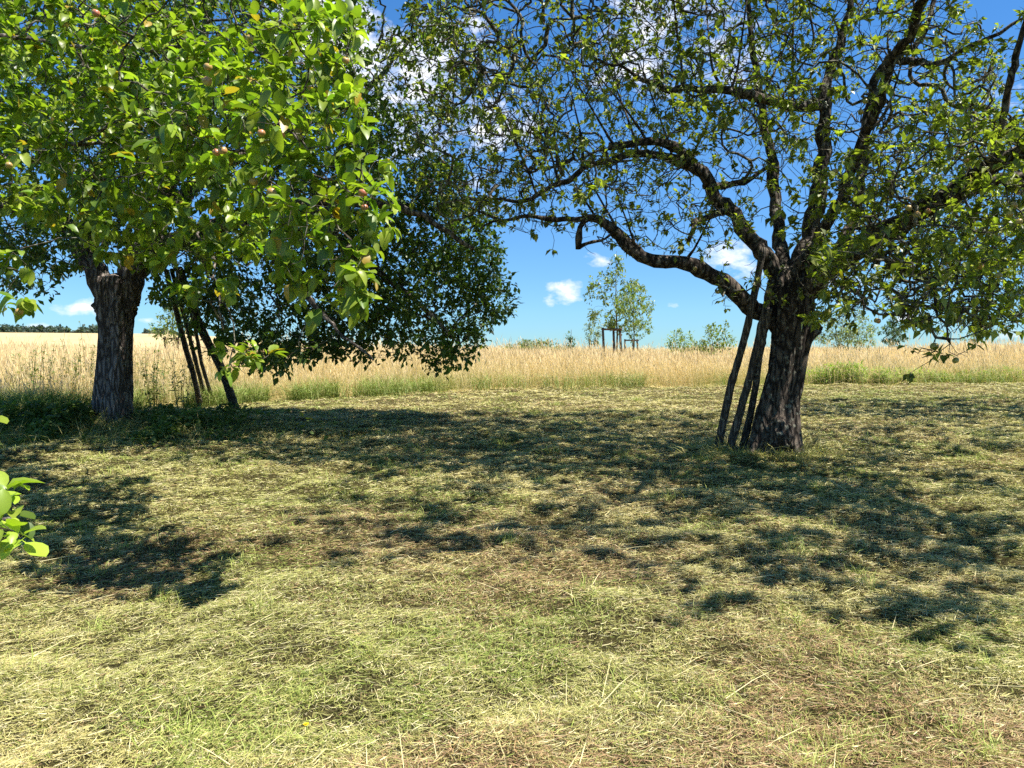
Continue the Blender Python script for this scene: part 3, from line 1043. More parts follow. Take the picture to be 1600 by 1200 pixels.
tg = clouds(rg, [(110, 100, 220, 150, 5.82, 8.74, 700), (330, 130, 190, 130, 5.38, 7.39, 412), (320, 190, 150, 80, 4.48, 5.38, 137), (460, 250, 130, 110, 4.26, 5.26, 250), (505, 370, 85, 85, 4.26, 5.04, 125), (430, 100, 130, 90, 4.82, 6.05, 150),
                 (280, 365, 160, 50, 5.60, 7.39, 162), (330, 455, 50, 35, 5.38, 6.05, 32), (90, 250, 190, 100, 5.60, 8.96, 412), (20, 440, 26, 60, 4.93, 5.38, 17), (375, 560, 55, 28, 5.49, 5.94, 15),
                 (200, -110, 360, 110, 4.82, 8.29, 525), (596, 330, 26, 34, 4.37, 5.12, 26), (590, 270, 26, 20, 4.37, 5.12, 14), (552, 440, 28, 48, 4.37, 5.12, 30), (500, 470, 40, 22, 4.37, 5.12, 18), (556, 150, 18, 26, 4.37, 5.12, 14), (545, 60, 14, 40, 4.37, 5.12, 12), (470, 20, 60, 30, 4.37, 5.12, 22), (200, 310, 200, 55, 5.60, 7.28, 187)])
ext = np.array([P(10, 772, 2.4), P(22, 800, 2.45), P(26, 836, 2.4), P(6, 846, 2.35), P(-20, 830, 2.4), P(8, 820, 2.3), P(-12, 780, 2.5), P(-30, 660, 2.7)])
T.grow(np.concatenate([tg, ap_pos + np.array((0, 0, .07)), ext]), step=.06, curve=.3)
T.radii(.0022, 2.3, .02)
T.wood(t_near, M_bark_l, M_twig, skip=(0,), origin=fb)
mb = MB()
nodes = T.leaf_nodes(.006, 4)
coln = leaf_colors((.11, .19, .022), (.32, .38, .045), (.40, .27, .04), .03, .75)
far_n = T.p[nodes][:, 1] > 5.3
nn_ = T.leaves(mb, nodes[~far_n], 6.2, .078, coln, hi=True, spread=.012, droop=.05, upb=1.2, ratio=.64, fold=.6, bend=1.0, lvar=.36, keep=.37)
nn_ += T.leaves(mb, nodes[far_n], 7.0, .072, coln, hi=True, spread=.015, droop=.1, upb=1.0, ratio=.66, fold=.55, bend=.9, lvar=.36, keep=.44)
sp = nodes[(T.p[nodes][:, 1] < 3) & (T.p[nodes][:, 2] < 1.7)]
nn_ += T.leaves(mb, sp, 3.0, .062, leaf_colors((.26, .36, .03), (.36, .44, .05), (.45, .4, .05), 0, .9), hi=True, spread=.012, droop=.1, upb=1.0, ratio=.66, fold=.5, bend=.7, keep=1)
mb.build('crown', M_leaf, t_near, smooth=True, origin=fb)
for c in ap_pos:
    apple(t_near, fb, c, .025 * (.85 + .3 * rg.random()), .5 + .5 * rg.random(), rg)

# ================================================================== TREE BEHIND ON THE RIGHT, its trunk outside the frame
rg = np.random.default_rng(66)
bb_ = np.array((11.8, 14.3, gz(11.8, 14.3)))
t_back = empty('apple_tree', bb_, 'dark leafy apple tree entering from the right edge, behind the gnarled tree', 'apple tree')
trunk_mesh([(*bb_[:2], bb_[2] - .1, .27), (bb_[0], bb_[1], 1.2, .22), (bb_[0] - .05, bb_[1], 2.4, .21)], 48, .9, flare=.3).build('trunk', M_bark, t_back, origin=bb_)
T = Tree(14)
T.add_limb([(bb_[0], bb_[1], 1.6, .15), (bb_[0] - .05, bb_[1], 2.45, .15)], 0, root=True)
for a, b, c in ((8.6, 13.6, 4.2), (9.6, 15.6, 5.2), (12.2, 14, 6.2), (14.4, 15, 4.6), (10.6, 12.6, 4.6)):
    T.add_limb([(bb_[0] - .05, bb_[1], 2.4, .12), ((bb_[0] + a) / 2, (bb_[1] + b) / 2, c * .55 + 1.2, .08), (a, b, c, .02)], .03)
tg = np.concatenate([clouds(rg, [(1570, 300, 140, 110, 12.8, 15.8, 260), (1490, 350, 70, 60, 13, 15, 90), (1600, 430, 80, 70, 13, 15, 110), (1560, 180, 90, 90, 13, 16, 90)]),
                     np.array((12.4, 14.3, 4.6)) + rand_dir(700, rg) * (rg.random(700) ** .33)[:, None] * np.array((3.4, 2.4, 2.0))])
T.grow(tg, step=.1, curve=.3)
T.radii(.003, 2.3, .035)
T.wood(t_back, M_bark, M_twig, skip=(0,), origin=bb_)
mb = MB()
nb = T.leaves(mb, T.leaf_nodes(.009, 6), 9, .085, leaf_colors((.06, .10, .022), (.12, .17, .035), (.35, .3, .05), .01, .7), spread=.04, keep=.6)
mb.build('crown', M_leaf, t_back, smooth=False, origin=bb_)
print('LEAVES', nr, nl, nn_, nb)

# ================================================================== leaning poles
def pole(base_px, top_px, dtop, diam, label, group, rg):
    b = G(*base_px)
    b[2] -= .04
    t = P(*top_px, dtop)
    q = spline(np.array([b, b + (t - b) * .33 + rg.normal(size=3) * .02, b + (t - b) * .66 + rg.normal(size=3) * .02, t]), 40)
    q += np.cumsum(rg.normal(size=(40, 3)) * .0016, axis=0)
    s = np.linspace(0, 1, 40)
    r = diam / 2 * (1.08 - .28 * s)
    for k in range(4):
        r = r * (1 + .16 * np.exp(-((s - rg.random()) / .012) ** 2))
    mb = MB()
    tube(mb, q, r, 14, rough=.13, seed=int(rg.integers(50)))
    o = mb.build('wooden_pole', M_pole, None, origin=b)
    return tag(o, label, 'pole', group)


rg = np.random.default_rng(4)
g = 'prop poles leaning in the gnarled tree'
pole((1121, 697), (1193, 385), DR - .25, .10, 'longest weathered pole leaning against the gnarled tree, leftmost of its three', g, rg)
pole((1140, 699), (1204, 440), DR - .25, .10, 'middle of three weathered poles leaning against the gnarled tree', g, rg)
pole((1160, 696), (1200, 482), DR - .25, .092, 'weathered pole closest to the gnarled trunk, rightmost of its three', g, rg)
g = 'prop poles leaning in the dense tree'
pole((314, 634), (262, 425), DL + .2, .10, 'pale leaning prop pole nearest the forked trunk, leftmost of its four', g, rg)
pole((325, 628), (268, 420), DL + .3, .08, 'dark thin prop pole, second from the forked trunk', g, rg)
pole((336, 630), (276, 415), DL + .25, .07, 'thinnest leaning prop pole, third from the forked trunk', g, rg)
pole((370, 644), (280, 420), DL - .1, .145, 'thickest and most slanted prop pole, farthest from the forked trunk', g, rg)

# ================================================================== mown grass
STRAW, PALE, GREEN, FRESH, BROWN = (np.array(c) for c in ((.66, .56, .22), (.80, .70, .38), (.41, .41, .115), (.28, .35, .065), (.44, .28, .14)))


def blades(n, dens_c, d0, d1, rg, slope=.78, pad=1.6):
    """Ground positions with a density falling as 1/d^2."""
    d = d0 * (d1 / d0) ** rg.random(n)
    x = (rg.random(n) * 2 - 1) * (slope * d + pad)
    return x, d


def blade_mesh(mb, x, y, L, w, el, az, cb, ct, rg, sag=.5, z0=None):
    n = len(x)
    z = (terrain(x, y) if z0 is None else z0) - .006
    h = np.stack([np.cos(az), np.sin(az), np.zeros(n)], 1)
    s = np.stack([-np.sin(az), np.cos(az), np.zeros(n)], 1)
    tw = rg.normal(size=n) * .7
    s = s * np.cos(tw)[:, None] + np.array((0, 0, 1.))[None] * np.sin(tw)[:, None]
    b = np.stack([x, y, z], 1)
    d1 = h * np.cos(el)[:, None] + np.array((0, 0, 1.)) * np.sin(el)[:, None]
    e2 = el - sag * (rg.random(n) * 1.2)
    d2 = h * np.cos(e2)[:, None] + np.array((0, 0, 1.)) * np.sin(e2)[:, None]
    m = b + d1 * (L * .5)[:, None]
    t = m + d2 * (L * .5)[:, None]
    t[:, 2] = np.maximum(t[:, 2], z + .004)
    W = w[:, None] * .5
    v = np.stack([b - s * W, b + s * W, m + s * W * .85, m - s * W * .85, t], 1)
    base = (np.arange(n) * 5)[:, None]
    q = np.array((0, 1, 2, 3))[None] + base
    tr = np.array((3, 2, 4))[None] + base
    cm = (cb + ct) / 2
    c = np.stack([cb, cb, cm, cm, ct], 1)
    mb.add(v.reshape(-1, 3), tr, q, c.reshape(-1, c.shape[-1]))


def lawn_colors(x, y, rg):
    n = len(x)
    a = fbm(x * .55 + 3, y * .55, 0, 3)
    b = fbm(x * 1.3, y * 1.3 + 7, 1, 3)
    c = fbm(x * .8 + 11, y * .8, 2, 3)
    t = rg.random(n)
    col = mix(GREEN, STRAW, np.clip((a - .5) * 2.4 + .46 + .22 * sstep(7, 15, y) + (t - .5) * .9, 0, 1))
    p = rg.random(n) < .22
    col[p] = PALE * (.8 + .35 * rg.random(p.sum()))[:, None]
    p = rg.random(n) < np.clip((b - .54) * 2.2, .03, .45)
    col[p] = FRESH * (.8 + .5 * rg.random(p.sum()))[:, None]
    near = 1 - sstep(4.5, 9, y)
    p = rg.random(n) < np.clip((c - .47) * 2.6, .04, .6) * (.4 + .6 * near)
    col[p] = BROWN * (.7 + .6 * rg.random(p.sum()))[:, None]
    return col * (.6 + .65 * rg.random(n))[:, None]


rg = np.random.default_rng(77)
mb = MB()
x, y = blades(1600000, 0, 2.2, 24, rg)
k = (y < edge(x) + .5) & (rg.random(len(x)) < .38 + 1.5 * sstep(.28, .5, .6 * vnoise(x * 8, y * 8, 0) + .4 * vnoise(x * 21, y * 21, 2)))
x, y = x[k], y[k]
n = len(x)
f = np.maximum(1, y / 4.5)
swath = (vnoise(x * .9, y * .9, 3) - .5) * 7
az = np.where(rg.random(n) < .22, swath + rg.normal(size=n) * .6, rg.random(n) * 2 * np.pi)
el = np.abs(rg.normal(size=n)) * .55 + .06
flat = rg.random(n) < .5
el[flat] = rg.normal(size=flat.sum()) * .12
lift = np.where(flat, .004 + .03 * rg.random(n), 0)
L = (.022 + .052 * rg.random(n) ** 1.6) * (1 + .12 * (f - 1))
w = (.0017 + .0016 * rg.random(n)) * f
col = lawn_colors(x, y, rg)
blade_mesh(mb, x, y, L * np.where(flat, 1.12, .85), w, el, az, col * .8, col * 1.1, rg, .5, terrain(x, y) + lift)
# upright tufts that the mower missed
tx, ty = blades(230, 0, 2.6, 20, rg)
tx, ty = np.r_[tx, 1.95, 2.15, 1.6, .9, rb[0] + .35, rb[0] + .5, rb[0] + .25, rb[0] - .3, rb[0] - .75, rb[0] + .7, rb[0]], np.r_[ty, 5.5, 5.3, 3.6, 3.3, DR - .2, DR - .1, DR - .3, DR - .35, DR - .25, DR, DR - .38]
for a, b in zip(tx, ty):
    if b > edge(a):
        continue
    m = int(30 + 50 * rg.random())
    sz = .04 + .09 * rg.random()
    xx, yy = a + rg.normal(size=m) * sz, b + rg.normal(size=m) * sz
    c = mix(FRESH, GREEN * 1.1, rg.random(m)) * (.8 + .4 * rg.random(m))[:, None]
    fx = max(1, b / 6)
    blade_mesh(mb, xx, yy, .05 + .09 * rg.random(m), (.003 + .002 * rg.random(m)) * fx, .5 + .9 * rg.random(m), rg.random(m) * 6.28, c * .85, c * 1.15, rg, .9)
m = 1500
aa = rg.random(m) * 6.28
ra = .40 + np.abs(rg.normal(size=m)) * .28
xx, yy = rb[0] - .08 + ra * np.cos(aa) * 1.15, DR + ra * np.sin(aa)
c = mix(GREEN * .9, STRAW, rg.random(m)) * (.7 + .5 * rg.random(m))[:, None]
blade_mesh(mb, xx, yy, .08 + .26 * rg.random(m) ** 1.6, .006 + .003 * rg.random(m), .25 + .9 * rg.random(m), aa + rg.normal(size=m) * .9, c * .8, c * 1.1, rg, .9)
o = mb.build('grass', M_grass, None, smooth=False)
tag(o, 'short mown yellow green grass covering the orchard floor', 'grass', None, 'stuff')
# cut stalks lying on top
mb = MB()
x, y = blades(1700, 0, 2.3, 20, rg)
k = y < edge(x)
x, y = x[k], y[k]
n = len(x)
c = np.where((rg.random(n) < .65)[:, None], PALE[None] * 1.1, (GREEN * 1.3)[None]) * (.8 + .4 * rg.random(n))[:, None]
blade_mesh(mb, x, y, .10 + .30 * rg.random(n) ** 2.2, (.0022 + .0016 * rg.random(n)) * np.maximum(1, y / 5), .04 + .16 * rg.random(n), (vnoise(x * .5, y * .5, 2) - .5) * 5 + rg.normal(size=n) * .7, c, c, rg, .12, terrain(x, y) + .03)
o = mb.build('cut_straw', M_straw, None, smooth=False)
tag(o, 'loose cut stalks scattered over the mown grass', 'straw', None, 'stuff')

# ================================================================== tall dry meadow
rg = np.random.default_rng(88)
mb = MB()


def meadow(mb, x, y, rg, hmul=1.0):
    n = len(x)
    back = y - edge(x)
    z = terrain(x, y) - .01
    f = np.maximum(1, y / 20)
    pat = fbm(x * .16, y * .16, 1, 3)
    H = (.58 + .54 * rg.random(n) ** .8) * (.52 + .92 * pat) * np.clip(.55 + back * .35, .5, 1) * hmul
    H = np.where(rg.random(n) < .05, H * 1.35, H)
    lean = rg.normal(size=(n, 2)) * .13 + np.array((-.05, .04))
    lod = (rg.random(n) < .22) & (back < 1.6)
    lean[lod] += rg.normal(size=(lod.sum(), 2)) * .7
    w = (.0042 + .003 * rg.random(n)) * f
    az = rg.random(n) * np.pi
    s = np.stack([np.cos(az), np.sin(az), np.zeros(n)], 1)
    b = np.stack([x, y, z], 1)
    up = np.stack([lean[:, 0], lean[:, 1], np.sqrt(np.clip(1 - (lean ** 2).sum(1), .15, 1))], 1)
    dr = np.stack([lean[:, 0] * 2.2, lean[:, 1] * 2.2, np.sqrt(np.clip(1 - (lean ** 2).sum(1) * 3, .1, 1))], 1)
    m = b + up * (H * .55)[:, None]
    h0 = m + dr * (H * .30)[:, None]
    h1 = h0 + dr * (H * .08)[:, None]
    t = h0 + dr * (H * .17)[:, None]
    W = w[:, None] * .5
    hw = W * (1.6 + 1.6 * rg.random(n))[:, None]
    v = np.stack([b - s * W, b + s * W, m + s * W * .8, m - s * W * .8, h0 + s * W * .7, h0 - s * W * .7, h1 + s * hw, h1 - s * hw, t], 1)
    base = (np.arange(n) * 9)[:, None, None]
    q = np.array(((0, 1, 2, 3), (3, 2, 4, 5), (5, 4, 6, 7)))[None] + base
    tr = np.array(((7, 6, 8),))[None] + base
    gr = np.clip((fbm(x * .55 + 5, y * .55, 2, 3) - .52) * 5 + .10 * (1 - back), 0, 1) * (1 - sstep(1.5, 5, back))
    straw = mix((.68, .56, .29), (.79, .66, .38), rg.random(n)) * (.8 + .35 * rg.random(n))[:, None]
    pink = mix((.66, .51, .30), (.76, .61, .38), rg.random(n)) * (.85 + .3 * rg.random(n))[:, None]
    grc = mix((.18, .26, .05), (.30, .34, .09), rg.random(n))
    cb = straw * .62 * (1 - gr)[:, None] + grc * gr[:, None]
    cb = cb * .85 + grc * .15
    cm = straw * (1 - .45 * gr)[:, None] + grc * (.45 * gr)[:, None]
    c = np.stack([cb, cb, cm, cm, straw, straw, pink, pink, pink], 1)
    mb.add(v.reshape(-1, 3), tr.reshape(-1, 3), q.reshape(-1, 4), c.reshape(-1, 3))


def strip(n, b0, b1, xm):
    x = (rg.random(n) * 2 - 1) * xm
    y = edge(x) + b0 + (b1 - b0) * rg.random(n)
    k = np.abs(x) < .78 * y + 3
    return x[k], y[k]


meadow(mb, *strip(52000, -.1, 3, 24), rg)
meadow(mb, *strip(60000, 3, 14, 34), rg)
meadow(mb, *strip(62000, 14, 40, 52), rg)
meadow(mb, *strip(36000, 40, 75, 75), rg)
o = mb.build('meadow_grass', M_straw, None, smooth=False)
tag(o, 'tall dry straw coloured meadow grass behind the mown orchard', 'meadow grass', None, 'stuff')
# green grass at the foot of the meadow
mb = MB()
for cx, wid, n in ((-3.6, 1.7, 3200), (-9, 2.5, 7500), (-6.5, 2.0, 2600), (-1.4, 1.2, 900), (3.0, 1.2, 900), (.6, 1.0, 500), (5.0, .8, 500), (13.5, 2.0, 700), (-5.2, 1.0, 1200)):
    x = cx + rg.normal(size=n) * wid * .6
    y = edge(x) + rg.random(n) ** 1.4 * 1.7 - .25
    kk = vnoise(x * 1.6, y * .8, 1) > .42
    x, y = x[kk], y[kk]
    n = len(x)
    c = mix((.17, .26, .05), (.34, .38, .10), rg.random(n)) * (.8 + .4 * rg.random(n))[:, None]
    blade_mesh(mb, x, y, .25 + .38 * rg.random(n), .008 + .006 * rg.random(n), .8 + .7 * rg.random(n), rg.random(n) * 6.28, c * .8, c * 1.15, rg, .9)
o = mb.build('green_grass', M_grass, None, smooth=False)
tag(o, 'fresh green uncut grass along the foot of the straw meadow', 'grass', None, 'stuff')


# ================================================================== weeds, bushes, young trees
def leafy_plant(name, base, h, spread, n_stems, n_leaves, Lm, cols, label, cat, group=None, seed=0, ratio=.45, stem_r=.006, mat=None):
    """Herb with upright stems: parts stem and foliage (and flower heads)."""
    rg = np.random.default_rng(seed)
    root = empty(name, base, label, cat, group)
    mbs, mbl = MB(), MB()
    for k in range(n_stems):
        a = rg.random() * 6.28
        r = spread * math.sqrt(rg.random())
        b = np.array((math.cos(a) * r * .4, math.sin(a) * r * .4, -.03))
        hh = h * (.65 + .35 * rg.random())
        t = np.array((math.cos(a) * r, math.sin(a) * r, hh))
        m = (b + t) / 2 + rg.normal(size=3) * .04 * h
        q = spline(np.array([b, m, t]), 12)
        tube(mbs, q, np.linspace(stem_r, stem_r * .4, 12), 5, (.10, .11, .04), caps=False)
        m_ = max(3, n_leaves // n_stems)
        i = (2 + 9.9 * rg.random(m_) ** .85).astype(int).clip(1, 11)
        pos = q[i] + rg.normal(size=(m_, 3)) * .012
        ax = rand_dir(m_, rg) * np.array((1, 1, .5)) + np.array((0, 0, .25))
        up = rand_dir(m_, rg) * .5 + np.array((0, 0, 1.))
        L = Lm * (.6 + .7 * rg.random(m_)) * (1.15 - .06 * i)
        add_leaves(mbl, pos, ax, up, L, L * ratio, cols(rg, m_, pos + base), False, .3, .5, rg)
    mbs.build('stem', M_weed, root, origin=None)
    mbl.build('foliage', M_weed if mat is None else mat, root, smooth=False)
    return root


wc = leaf_colors((.08, .125, .03), (.17, .22, .06), (.3, .26, .08), .04, .7)
wdry = leaf_colors((.18, .22, .08), (.34, .34, .15), (.45, .38, .2), .1, .8)
rg = np.random.default_rng(5)
# weedy mound round the left trunk (ground cover nobody could count)
mb = MB()
n = 15000
x = -6.05 + rg.normal(size=n) * .95
y = DL - .75 + rg.normal(size=n) * .42
x2 = P(348, 640, 13.2)[0] + rg.normal(size=2600) * .36
y2 = G(348, 645)[1] - .1 + rg.normal(size=2600) * .28
x, y = np.r_[x, x2], np.r_[y, y2]
pat = fbm(x * 2.0, y * 2.0, 1, 3)
k = pat > .46
x, y, pat = x[k], y[k], pat[k]
n = len(x)
hgt = rg.random(n) ** .8 * np.minimum(.38, 1.9 * (pat - .42)) * np.exp(-((y - DL + .6) / .9) ** 2)
pos = np.stack([x, y, terrain(x, y) + hgt], 1)
ax = rand_dir(n, rg) * np.array((1, 1, .4)) + np.array((0, 0, .05))
Lw = .04 + .065 * rg.random(n)
add_leaves(mb, pos, ax, rand_dir(n, rg) * .7 + np.array((0, 0, .8)), Lw, Lw * .66, wc(rg, n, pos), False, .3, .6, rg)
m = 4200
sx = -6.2 + rg.normal(size=m) * 1.5
sy = DL - .7 + rg.normal(size=m) * .7
c = mix((.26, .30, .08), (.55, .46, .2), rg.random(m)) * (.6 + .6 * rg.random(m))[:, None]
blade_mesh(mb, sx, sy, .12 + .34 * rg.random(m) ** 1.6, .005 + .004 * rg.random(m), .15 + .9 * rg.random(m), rg.random(m) * 6.28, c * .7, c, rg, .8)
o = mb.build('weeds', M_weed, None, smooth=False)
tag(o, 'low broad leaved weeds matted round the foot of the left trunk and poles', 'weeds', None, 'stuff')
# tall dry thistles / mugwort behind the left trunk
spots = [(20, 1.1), (48, 1.25), (75, 1.05), (98, 1.3), (122, 1.4), (140, 1.75), (150, 1.1), (222, 1.25), (240, 1.35), (255, 1.1), (282, 1.25), (300, .9), (65, 1.45), (10, .9), (210, 1.0)]
names = ['far left edge', 'left edge']
for i, (px, h) in enumerate(spots):
    D_ = 14.4 + 2.2 * rg.random()
    x0 = (px - 800) / 1200 * D_
    b = np.array((x0, D_, gz(x0, D_)))
    leafy_plant('tall_weed', b, h * .95, .18 + .12 * rg.random(), 6, 210, .12, wdry if i % 3 == 1 else wc,
                'tall leafy green weed standing beside the forked trunk' if i == 5 else 'tall half dry weed among the straw meadow grass behind the left tree', 'weed', 'tall weeds behind the left tree', 100 + i, .28)


def bush(name, px, py_top, D_, width_px, label, cat, cols, seed, n=90, group=None, Lm=.07, shape='round', per=5, stem=True):
    """Field shrub or small sapling: stems + crown grown from the ground."""
    rg = np.random.default_rng(seed)
    x0 = (px - 800) / 1200 * D_
    b = np.array((x0, D_, gz(x0, D_)))
    top = P(px, py_top, D_)[2]
    h = top - b[2]
    wr = width_px / 2 / 1200 * D_
    root = empty(name, b, label, cat, group)
    T = Tree(seed)
    if shape == 'cone':
        T.add_limb([(*b, .03), (b[0], b[1], b[2] + h * .5, .02), (b[0] + .02, b[1], top, .006)], .01, root=True)
        hz = rg.random(n) ** .8
        rr = wr * (1.05 - hz) * np.sqrt(rg.random(n))
        a = rg.random(n) * 6.28
        tg = np.stack([b[0] + rr * np.cos(a), b[1] + rr * np.sin(a), b[2] + .1 * h + .9 * h * hz], 1)
    else:
        for k in range(4):
            a = k * 1.6 + rg.random()
            T.add_limb([(b[0], b[1], b[2] - .05, .022), (b[0] + .3 * wr * math.cos(a), b[1] + .3 * wr * math.sin(a), b[2] + h * .4, .014), (b[0] + .55 * wr * math.cos(a), b[1] + .5 * wr * math.sin(a), b[2] + h * .75, .006)], .02, root=True)
        u = rand_dir(n, rg) * (rg.random(n) ** .4)[:, None]
        tg = b + np.array((0, 0, h * .55)) + u * np.array((wr, wr, h * .45))
    T.grow(tg, step=.12, curve=.3, lift=.1)
    T.radii(.004, 2.3, .02)
    T.wood(root, M_twig, M_twig, origin=b, limb_name='stem')
    mb = MB()
    T.leaves(mb, T.leaf_nodes(.02, 4), per * 3.2, Lm * 1.25, cols, spread=Lm * .8, ratio=.5, droop=0)
    mb.build('crown', M_leaf, root, smooth=False, origin=b)
    return root


yc = leaf_colors((.10, .15, .035), (.20, .24, .06), (.3, .28, .06), .02, .75)
olive = leaf_colors((.12, .14, .06), (.20, .22, .10), (.3, .28, .1), .02, .8)
dkc = leaf_colors((.04, .075, .03), (.08, .12, .05), (.2, .2, .06), .0, .75)


def young_tree(px, py_top, D_, crown_px, crown_top_frac, label, cols, seed, n=150, per=5, Lm=.09, narrow=1.0):
    """Slim standard tree: parts trunk, twigs, crown."""
    rg = np.random.default_rng(seed)
    x0 = (px - 800) / 1200 * D_
    b = np.array((x0, D_, gz(x0, D_)))
    top = P(px, py_top, D_)[2]
    h = top - b[2]
    wr = crown_px / 2 / 1200 * D_
    root = empty('young_tree', b, label, 'young tree', 'young trees planted in the meadow')
    T = Tree(seed)
    T.add_limb([(b[0], b[1], b[2] - .1, .04), (b[0] + .02, b[1], b[2] + h * .3, .034), (b[0] - .03, b[1], b[2] + h * .65, .02), (b[0] - .02, b[1], top, .005)], .012, root=True)
    lo = crown_top_frac
    hz = rg.random(n)
    prof = np.sin(np.pi * np.clip(hz ** .75, .02, .98)) ** .6 * np.where(hz > .72, narrow * (1 - (hz - .72) / .28 * .75), 1)
    rr = wr * prof * np.sqrt(rg.random(n)) * (.75 + .5 * rg.random(n))
    a = rg.random(n) * 6.28
    tg = np.stack([b[0] + rr * np.cos(a), b[1] + rr * np.sin(a), b[2] + h * (lo + (1 - lo) * hz)], 1)
    T.grow(tg, step=.12, curve=.3, lift=-.12)
    T.radii(.004, 2.3, .016)
    mbt = MB()
    ids = T.limbs[0]
    tube(mbt, T.p[ids], T.r[ids], 8)
    mbt.build('trunk', M_twig, root, origin=b)
    T.wood(root, M_twig, M_twig, skip=(0,), origin=b)
    mb = MB()
    T.leaves(mb, T.leaf_nodes(.02, 4), per * 1.9, Lm * 1.3, cols, spread=Lm * .5, ratio=.52, droop=.1)
    mb.build('crown', M_leaf, root, smooth=False, origin=b)
    return root, b


def stake_frame(px, D_, py_top, half_px, label, seed):
    """Three-post planting frame with crossbars round a young tree."""
    rg = np.random.default_rng(seed)
    x0 = (px - 800) / 1200 * D_
    b = np.array((x0, D_, gz(x0, D_)))
    root = empty('stake_frame', b, label, 'stake frame', 'planting frames in the meadow')
    h = P(px, py_top, D_)[2] - b[2]
    w = half_px / 1200 * D_
    f0 = rg.random() * .2
    pts = [np.array((-w, -.25 * w, 0)), np.array((w * .95, -.45 * w, 0)), np.array((w * (.25 + f0), .8 * w, 0))]
    for p in pts:
        z0 = gz(b[0] + p[0], b[1] + p[1]) - b[2]
        mb = MB()
        tube(mb, [p + np.array((0, 0, z0 - .05)), p + np.array((.01, 0, h * .5)), p + np.array((rg.normal() * .02, 0, h))], [.052, .05, .045], 10, rough=.08)
        mb.build('post', M_post, root)
    for i in range(3):
        a, c = pts[i], pts[(i + 1) % 3]
        e = (c - a) * .07
        mb = MB()
        tube(mb, [a - e + np.array((0, -.06, h - .07)), c + e + np.array((0, -.06, h - .07 + rg.normal() * .01))], [.038, .038], 8)
        mb.build('crossbar', M_post, root)
    return root


ycol2 = leaf_colors((.10, .15, .04), (.19, .23, .07), (.3, .28, .06), .02, .75)
pale_c = leaf_colors((.13, .16, .09), (.22, .25, .14), (.3, .28, .1), .01, .8)
young_tree(963, 392, 30, 92, .36, 'tallest staked young tree, its tip reaching up to the long bare limb', ycol2, 201, 170, 4.5, .10, .55)
stake_frame(956, 30, 512, 13.5, 'largest planting frame, round the tallest young tree', 301)
young_tree(990, 434, 45, 66, .30, 'staked young tree just right of the tallest one, second in height', ycol2, 202, 150, 4.5, .11, .9)
stake_frame(986, 45, 530, 10, 'planting frame just right of the largest one', 302)
young_tree(928, 488, 75, 32, .32, 'small pale young tree far off, left of the tallest one', pale_c, 203, 90, 4, .15, .9)
stake_frame(927, 75, 532, 6.5, 'small far planting frame left of the tallest young tree', 303)
young_tree(1396, 496, 70, 42, .36, 'small dark round young tree far off, right of the gnarled trunk', dkc, 204, 130, 6, .13, .9)
stake_frame(1393, 70, 541, 7, 'far planting frame under the small dark round tree', 304)
young_tree(1522, 478, 60, 62, .32, 'young tree half hidden behind hanging apple leaves, at the right', ycol2, 205, 110, 4, .13, .9)
stake_frame(1523, 60, 530, 8, 'planting frame half hidden behind hanging apple leaves, at the right', 305)
young_tree(272, 462, 33, 62, .36, 'young tree half hidden between the forked trunk and the leaning poles', ycol2, 206, 130, 4.5, .10, .9)
stake_frame(271, 33, 527, 11, 'planting frame between the forked trunk and the leaning poles', 306)
bush('conifer_sapling', 892, 514, 35, 30, 'dark pointed sapling poking out of the straw meadow', 'sapling', dkc, 211, 60, None, .09, 'cone', 3)
bush('shrub', 832, 533, 38, 105, 'low wide olive green shrub in the meadow, beyond the dense tree', 'shrub', olive, 212, 220, 'meadow shrubs', .10)
bush('shrub', 1062, 514, 40, 42, 'small pale green shrub on the meadow skyline, left of the bright one', 'shrub', yc, 213, 60, 'meadow shrubs', .10, 'round', 4)
bush('shrub', 1120, 502, 28, 50, 'bright yellow green shrub standing just left of the leaning poles', 'shrub', yc, 214, 60, 'meadow shrubs', .09, 'round', 3.4)
bush('shrub', 1092, 531, 36, 40, 'low brownish shrub between the pale and the bright shrub', 'shrub', olive, 215, 60, 'meadow shrubs', .08)
bush('shrub', 1322, 482, 36, 96, 'large round grey green shrub right of the gnarled trunk', 'shrub', pale_c, 216, 170, 'meadow shrubs', .09, 'round', 4)
# green weed bank at the foot of the meadow, right of the gnarled trunk
mb = MB()
rg = np.random.default_rng(6)
for cx, wid, dep, n, hh in ((9.3, 1.2, .8, 5200, .50), (11.2, 1.4, .5, 2600, .30), (15.5, 2.2, .6, 3600, .40)):
    x = cx + rg.normal(size=n) * wid * .75
    y = edge(x) + .15 + np.abs(rg.normal(size=n)) * dep
    pos = np.stack([x, y, terrain(x, y) + rg.random(n) * hh * np.exp(-((x - cx) / wid / 1.6) ** 2) * (.6 + .8 * vnoise(x * 2, y * 2, 1))], 1)
    ax = rand_dir(n, rg) * np.array((1, 1, .6)) + np.array((0, 0, .3))
    Lw = .07 + .13 * rg.random(n)
    cc = leaf_colors((.19, .28, .05), (.34, .42, .09), (.5, .5, .25), .05, .75)(rg, n, pos)
    add_leaves(mb, pos, ax, rand_dir(n, rg) * .5 + np.array((0, 0, 1.)), Lw, Lw * .2, cc, False, .3, .5, rg)
o = mb.build('weed_bank', M_weed, None, smooth=False)
tag(o, 'low bright green weeds growing along the meadow edge right of the trunk', 'weeds', None, 'stuff')

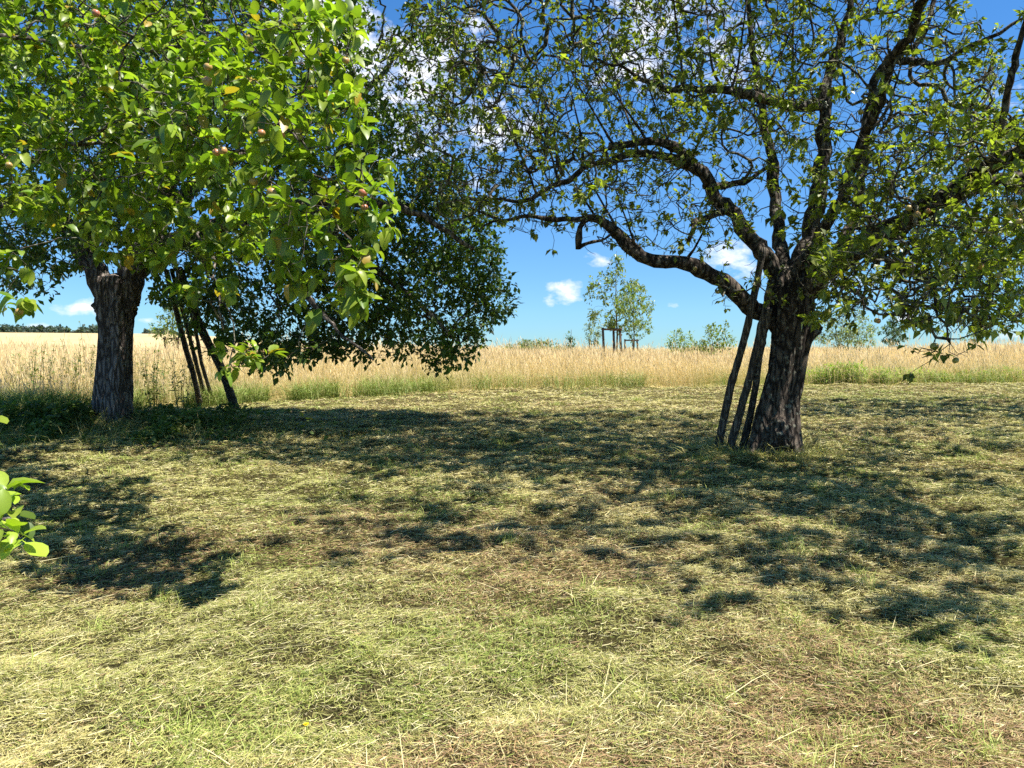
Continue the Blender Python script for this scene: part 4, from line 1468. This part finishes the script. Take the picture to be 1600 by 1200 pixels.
# ================================================================== far wood on the ridge
mb = MB()
rg = np.random.default_rng(9)
for i in range(190):
    px = -260 + 520 * rg.random() if i < 165 else 228 + 75 * rg.random()
    if px > 160 and i < 165:
        px = -100 + 240 * rg.random()
    D_ = 345 + 30 * rg.random()
    hh = (2.6 + 2.6 * rg.random()) * (1 if px < 160 else .7)
    x0 = (px - 800) / 1200 * D_
    z0 = gz(x0, D_)
    m = 170
    u = rand_dir(m, rg) * (rg.random(m) ** .4)[:, None]
    pos = np.array((x0, D_, z0 + hh * .5)) + u * np.array((hh * .38, hh * .38, hh * .5))
    L = .7 + .8 * rg.random(m)
    c = mix((.06, .09, .075), (.10, .135, .105), rg.random(m)) * (.7 + .5 * rg.random())  # distance haze put into the leaf colour: paler, bluer green
    add_leaves(mb, pos, rand_dir(m, rg), rand_dir(m, rg), L, L * .8, c, False, .2, .2, rg)
    tube(mb, [(x0, D_, z0 - .3), (x0, D_, z0 + hh * .5)], [.2, .12], 5, (.05, .04, .03))
o = mb.build('far_wood', M_weed, None, smooth=False)
tag(o, 'dark line of woodland along the far ridge at the left', 'woodland', None, 'stuff')

# ================================================================== small things
b = G(478, 1147)
root = empty('dandelion', b, 'single small yellow dandelion flower in the mown grass', 'flower')
mb = MB()
tube(mb, [(0, 0, -.01), (.004, 0, .03), (.002, -.004, .055)], [.002, .0018, .0018], 6, (.2, .25, .08))
mb.build('stem', M_bloom, root)
mb = MB()
for ring, (ln, el) in enumerate(((.013, .25), (.010, .6), (.007, 1.0))):
    for k in range(16):
        a = k * math.tau / 16 + ring * .2
        d = np.array((math.cos(a) * math.cos(el), math.sin(a) * math.cos(el), math.sin(el)))
        add_leaves(mb, np.array([(.002, -.004, .055)]), d[None], np.array([(0, 0, 1.)]), np.array([ln]), np.array([.005]), np.array([(.8, .62, .02)]), False, .1, .2, rg)
mb.build('flower_head', M_bloom, root, smooth=False)

b = G(137, 640)
mb = MB()
n, m = 16, 10
ph, th = np.linspace(.02, np.pi - .02, m), np.arange(n) * math.tau / n
rr = 1 + .25 * (vnoise(ph[:, None] * 2.2 + np.cos(th) * 1.5, np.sin(th)[None] * 1.5 + ph[:, None], 1) - .5)
v = np.stack([rr * np.sin(ph)[:, None] * np.cos(th) * .09, rr * np.sin(ph)[:, None] * np.sin(th) * .07, rr * np.cos(ph)[:, None] * .065 + .3], -1).reshape(-1, 3)
i = np.arange(m - 1)[:, None] * n
j = np.arange(n)[None]
k = (j + 1) % n
mb.add(v, None, np.stack([i + j, i + n + j, i + n + k, i + k], -1).reshape(-1, 4), (.5, .47, .42))
o = mb.build('stone', M_stone, None, origin=(0, 0, 0))
o.location = tuple(b + np.array((0, 0, -.27)))
tag(o, 'small pale stone lying at the weedy foot of the forked trunk', 'stone')
